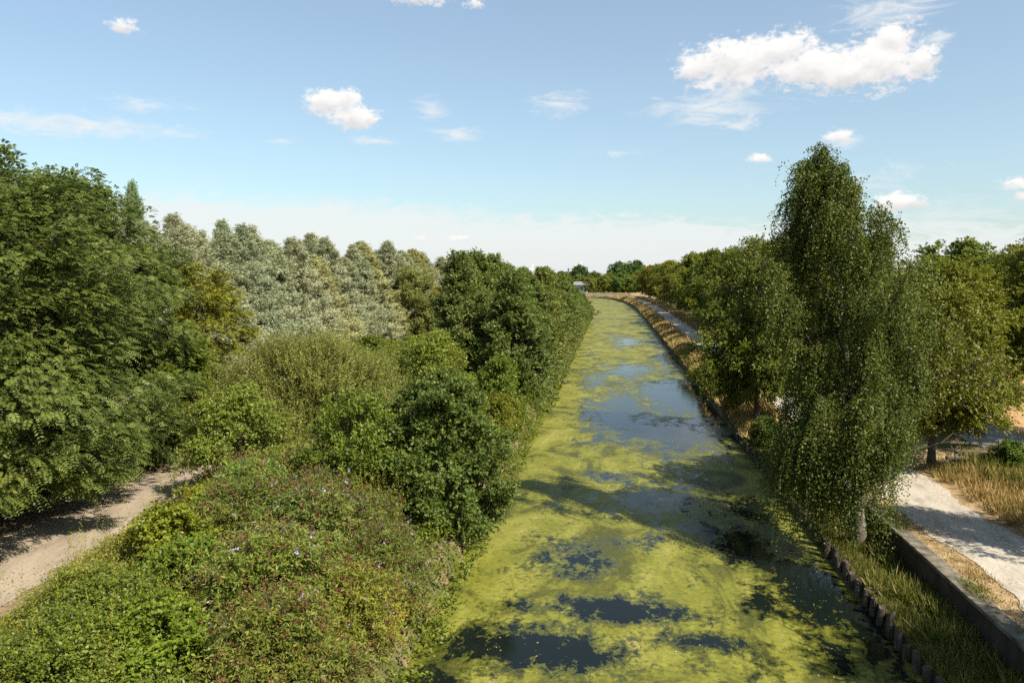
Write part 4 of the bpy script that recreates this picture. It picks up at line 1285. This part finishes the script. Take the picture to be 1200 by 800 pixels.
def house(label, loc, rz, w, d, h, rh, roof, wall, flat=False):
    t = thing('house', label, 'house', loc, rz)
    b = Boxes()
    b.box(-w / 2, w / 2, -d / 2, d / 2, -0.3, h)
    b.build('wall', wall, t)
    b = Boxes()
    o_ = 0.5
    if flat:
        b.hexa([(-w / 2 - 1.2, -d / 2 - 1.0, h + 0.01), (w / 2 + 1.2, -d / 2 - 1.0, h + 0.01), (w / 2 + o_, d / 2 + o_, h + rh * .8), (-w / 2 - o_, d / 2 + o_, h + rh * .8),
                (-w / 2 - 1.2, -d / 2 - 1.0, h + 0.35), (w / 2 + 1.2, -d / 2 - 1.0, h + 0.35), (w / 2 + o_, d / 2 + o_, h + rh), (-w / 2 - o_, d / 2 + o_, h + rh)])
    else:
        b.hexa([(-w / 2 - o_, -d / 2 - o_, h + 0.01), (w / 2 + o_, -d / 2 - o_, h + 0.01), (w / 2 + o_, d / 2 + o_, h + 0.01), (-w / 2 - o_, d / 2 + o_, h + 0.01),
                (-w / 2 - o_, -0.1, h + rh), (w / 2 + o_, -0.1, h + rh), (w / 2 + o_, 0.1, h + rh), (-w / 2 - o_, 0.1, h + rh)])
    b.build('roof', roof, t)
    for k in range(3):
        x = -w / 2 + w * (k + 0.5) / 3
        b = Boxes()
        b.box(x - 0.6, x + 0.6, -d / 2 - 0.04, -d / 2 + 0.05, h * 0.35, h * 0.8)
        b.build('window', M['dark_glass'], t)
    return t


house('pale house with a grey sloping roof at the bend of the canal', (-14.5, 388, 1.2), R(6), 6.0, 5.0, 4.6, 1.8, M['grey_roof'], M['render_wall'], True)
house('house showing only its red tiled roof above the poplars', (-37.5, 408, 1.2), R(-10), 9, 7, 6.8, 3.6, M['red_roof'], M['render_wall'])


def turbine(label, px, py, dist, rot, yaw=0.0):
    d = view_dir(px, py)
    d = d / math.hypot(d[0], d[1])
    hub = np.array([0, 0, CAM_Z]) + d * dist
    t = thing('wind_turbine', label, 'wind turbine', (hub[0], hub[1], 1.2), math.atan2(d[1], d[0]) - math.pi / 2 + yaw)
    hz = hub[2] - 1.2
    T = Tubes()
    T.add([(0, 4, 0), (0, 4, hz * 0.5), (0, 4, hz)], [2.6, 2.1, 1.6], 12)
    link('tower', T.mesh('tower', M['white_paint']), t)
    b = Boxes()
    b.box(-2, 2, -1, 9, hz - 1.8, hz + 2.2)
    b.build('nacelle', M['white_paint'], t, bevel=0.4)
    for k in range(3):
        a = rot + k * 2 * math.pi / 3
        dx, dz = math.sin(a), math.cos(a)
        b = Boxes()
        p0, p1 = (dx * 1.5, -2.2, hz + dz * 1.5), (dx * 46, -2.2, hz + dz * 46)
        s = np.array([dz, 0, -dx])
        v = []
        for c, w_, th in ((np.array(p0), 2.4, 0.7), (np.array(p1), 0.7, 0.2)):
            y_ = np.array([0, th, 0])
            v.append([c - s * w_ - y_, c + s * w_ - y_, c + s * w_ + y_, c - s * w_ + y_])
        b.hexa(v[0] + v[1])
        b.build('blade', M['white_paint'], t)
    return t


turbine('white wind turbine on the skyline beyond the red-roofed house', 624, 314, 7000, 0.15)
turbine('white wind turbine above the dark tree behind the grey-roofed house', 679, 311, 7000, 0.5, 0.3)
turbine('smallest white wind turbine, half hidden by the poplar tops', 606, 315, 8600, 0.9, -0.2)

# low brick quay wall on the outer side of the bend
b = Boxes()
for k in range(8):
    y0 = 372.5 + 0.2 * k
    x0 = -16 + k * 3.0
    b.bar((x0, 379 - k * 0.9, 1.55), (x0 + 2.95, 379 - (k + 1) * 0.9, 1.55), 0.35, 1.1)
tag(b.build('quay_wall', M['brick']), 'low pinkish brick wall at the far bend of the canal', 'wall')
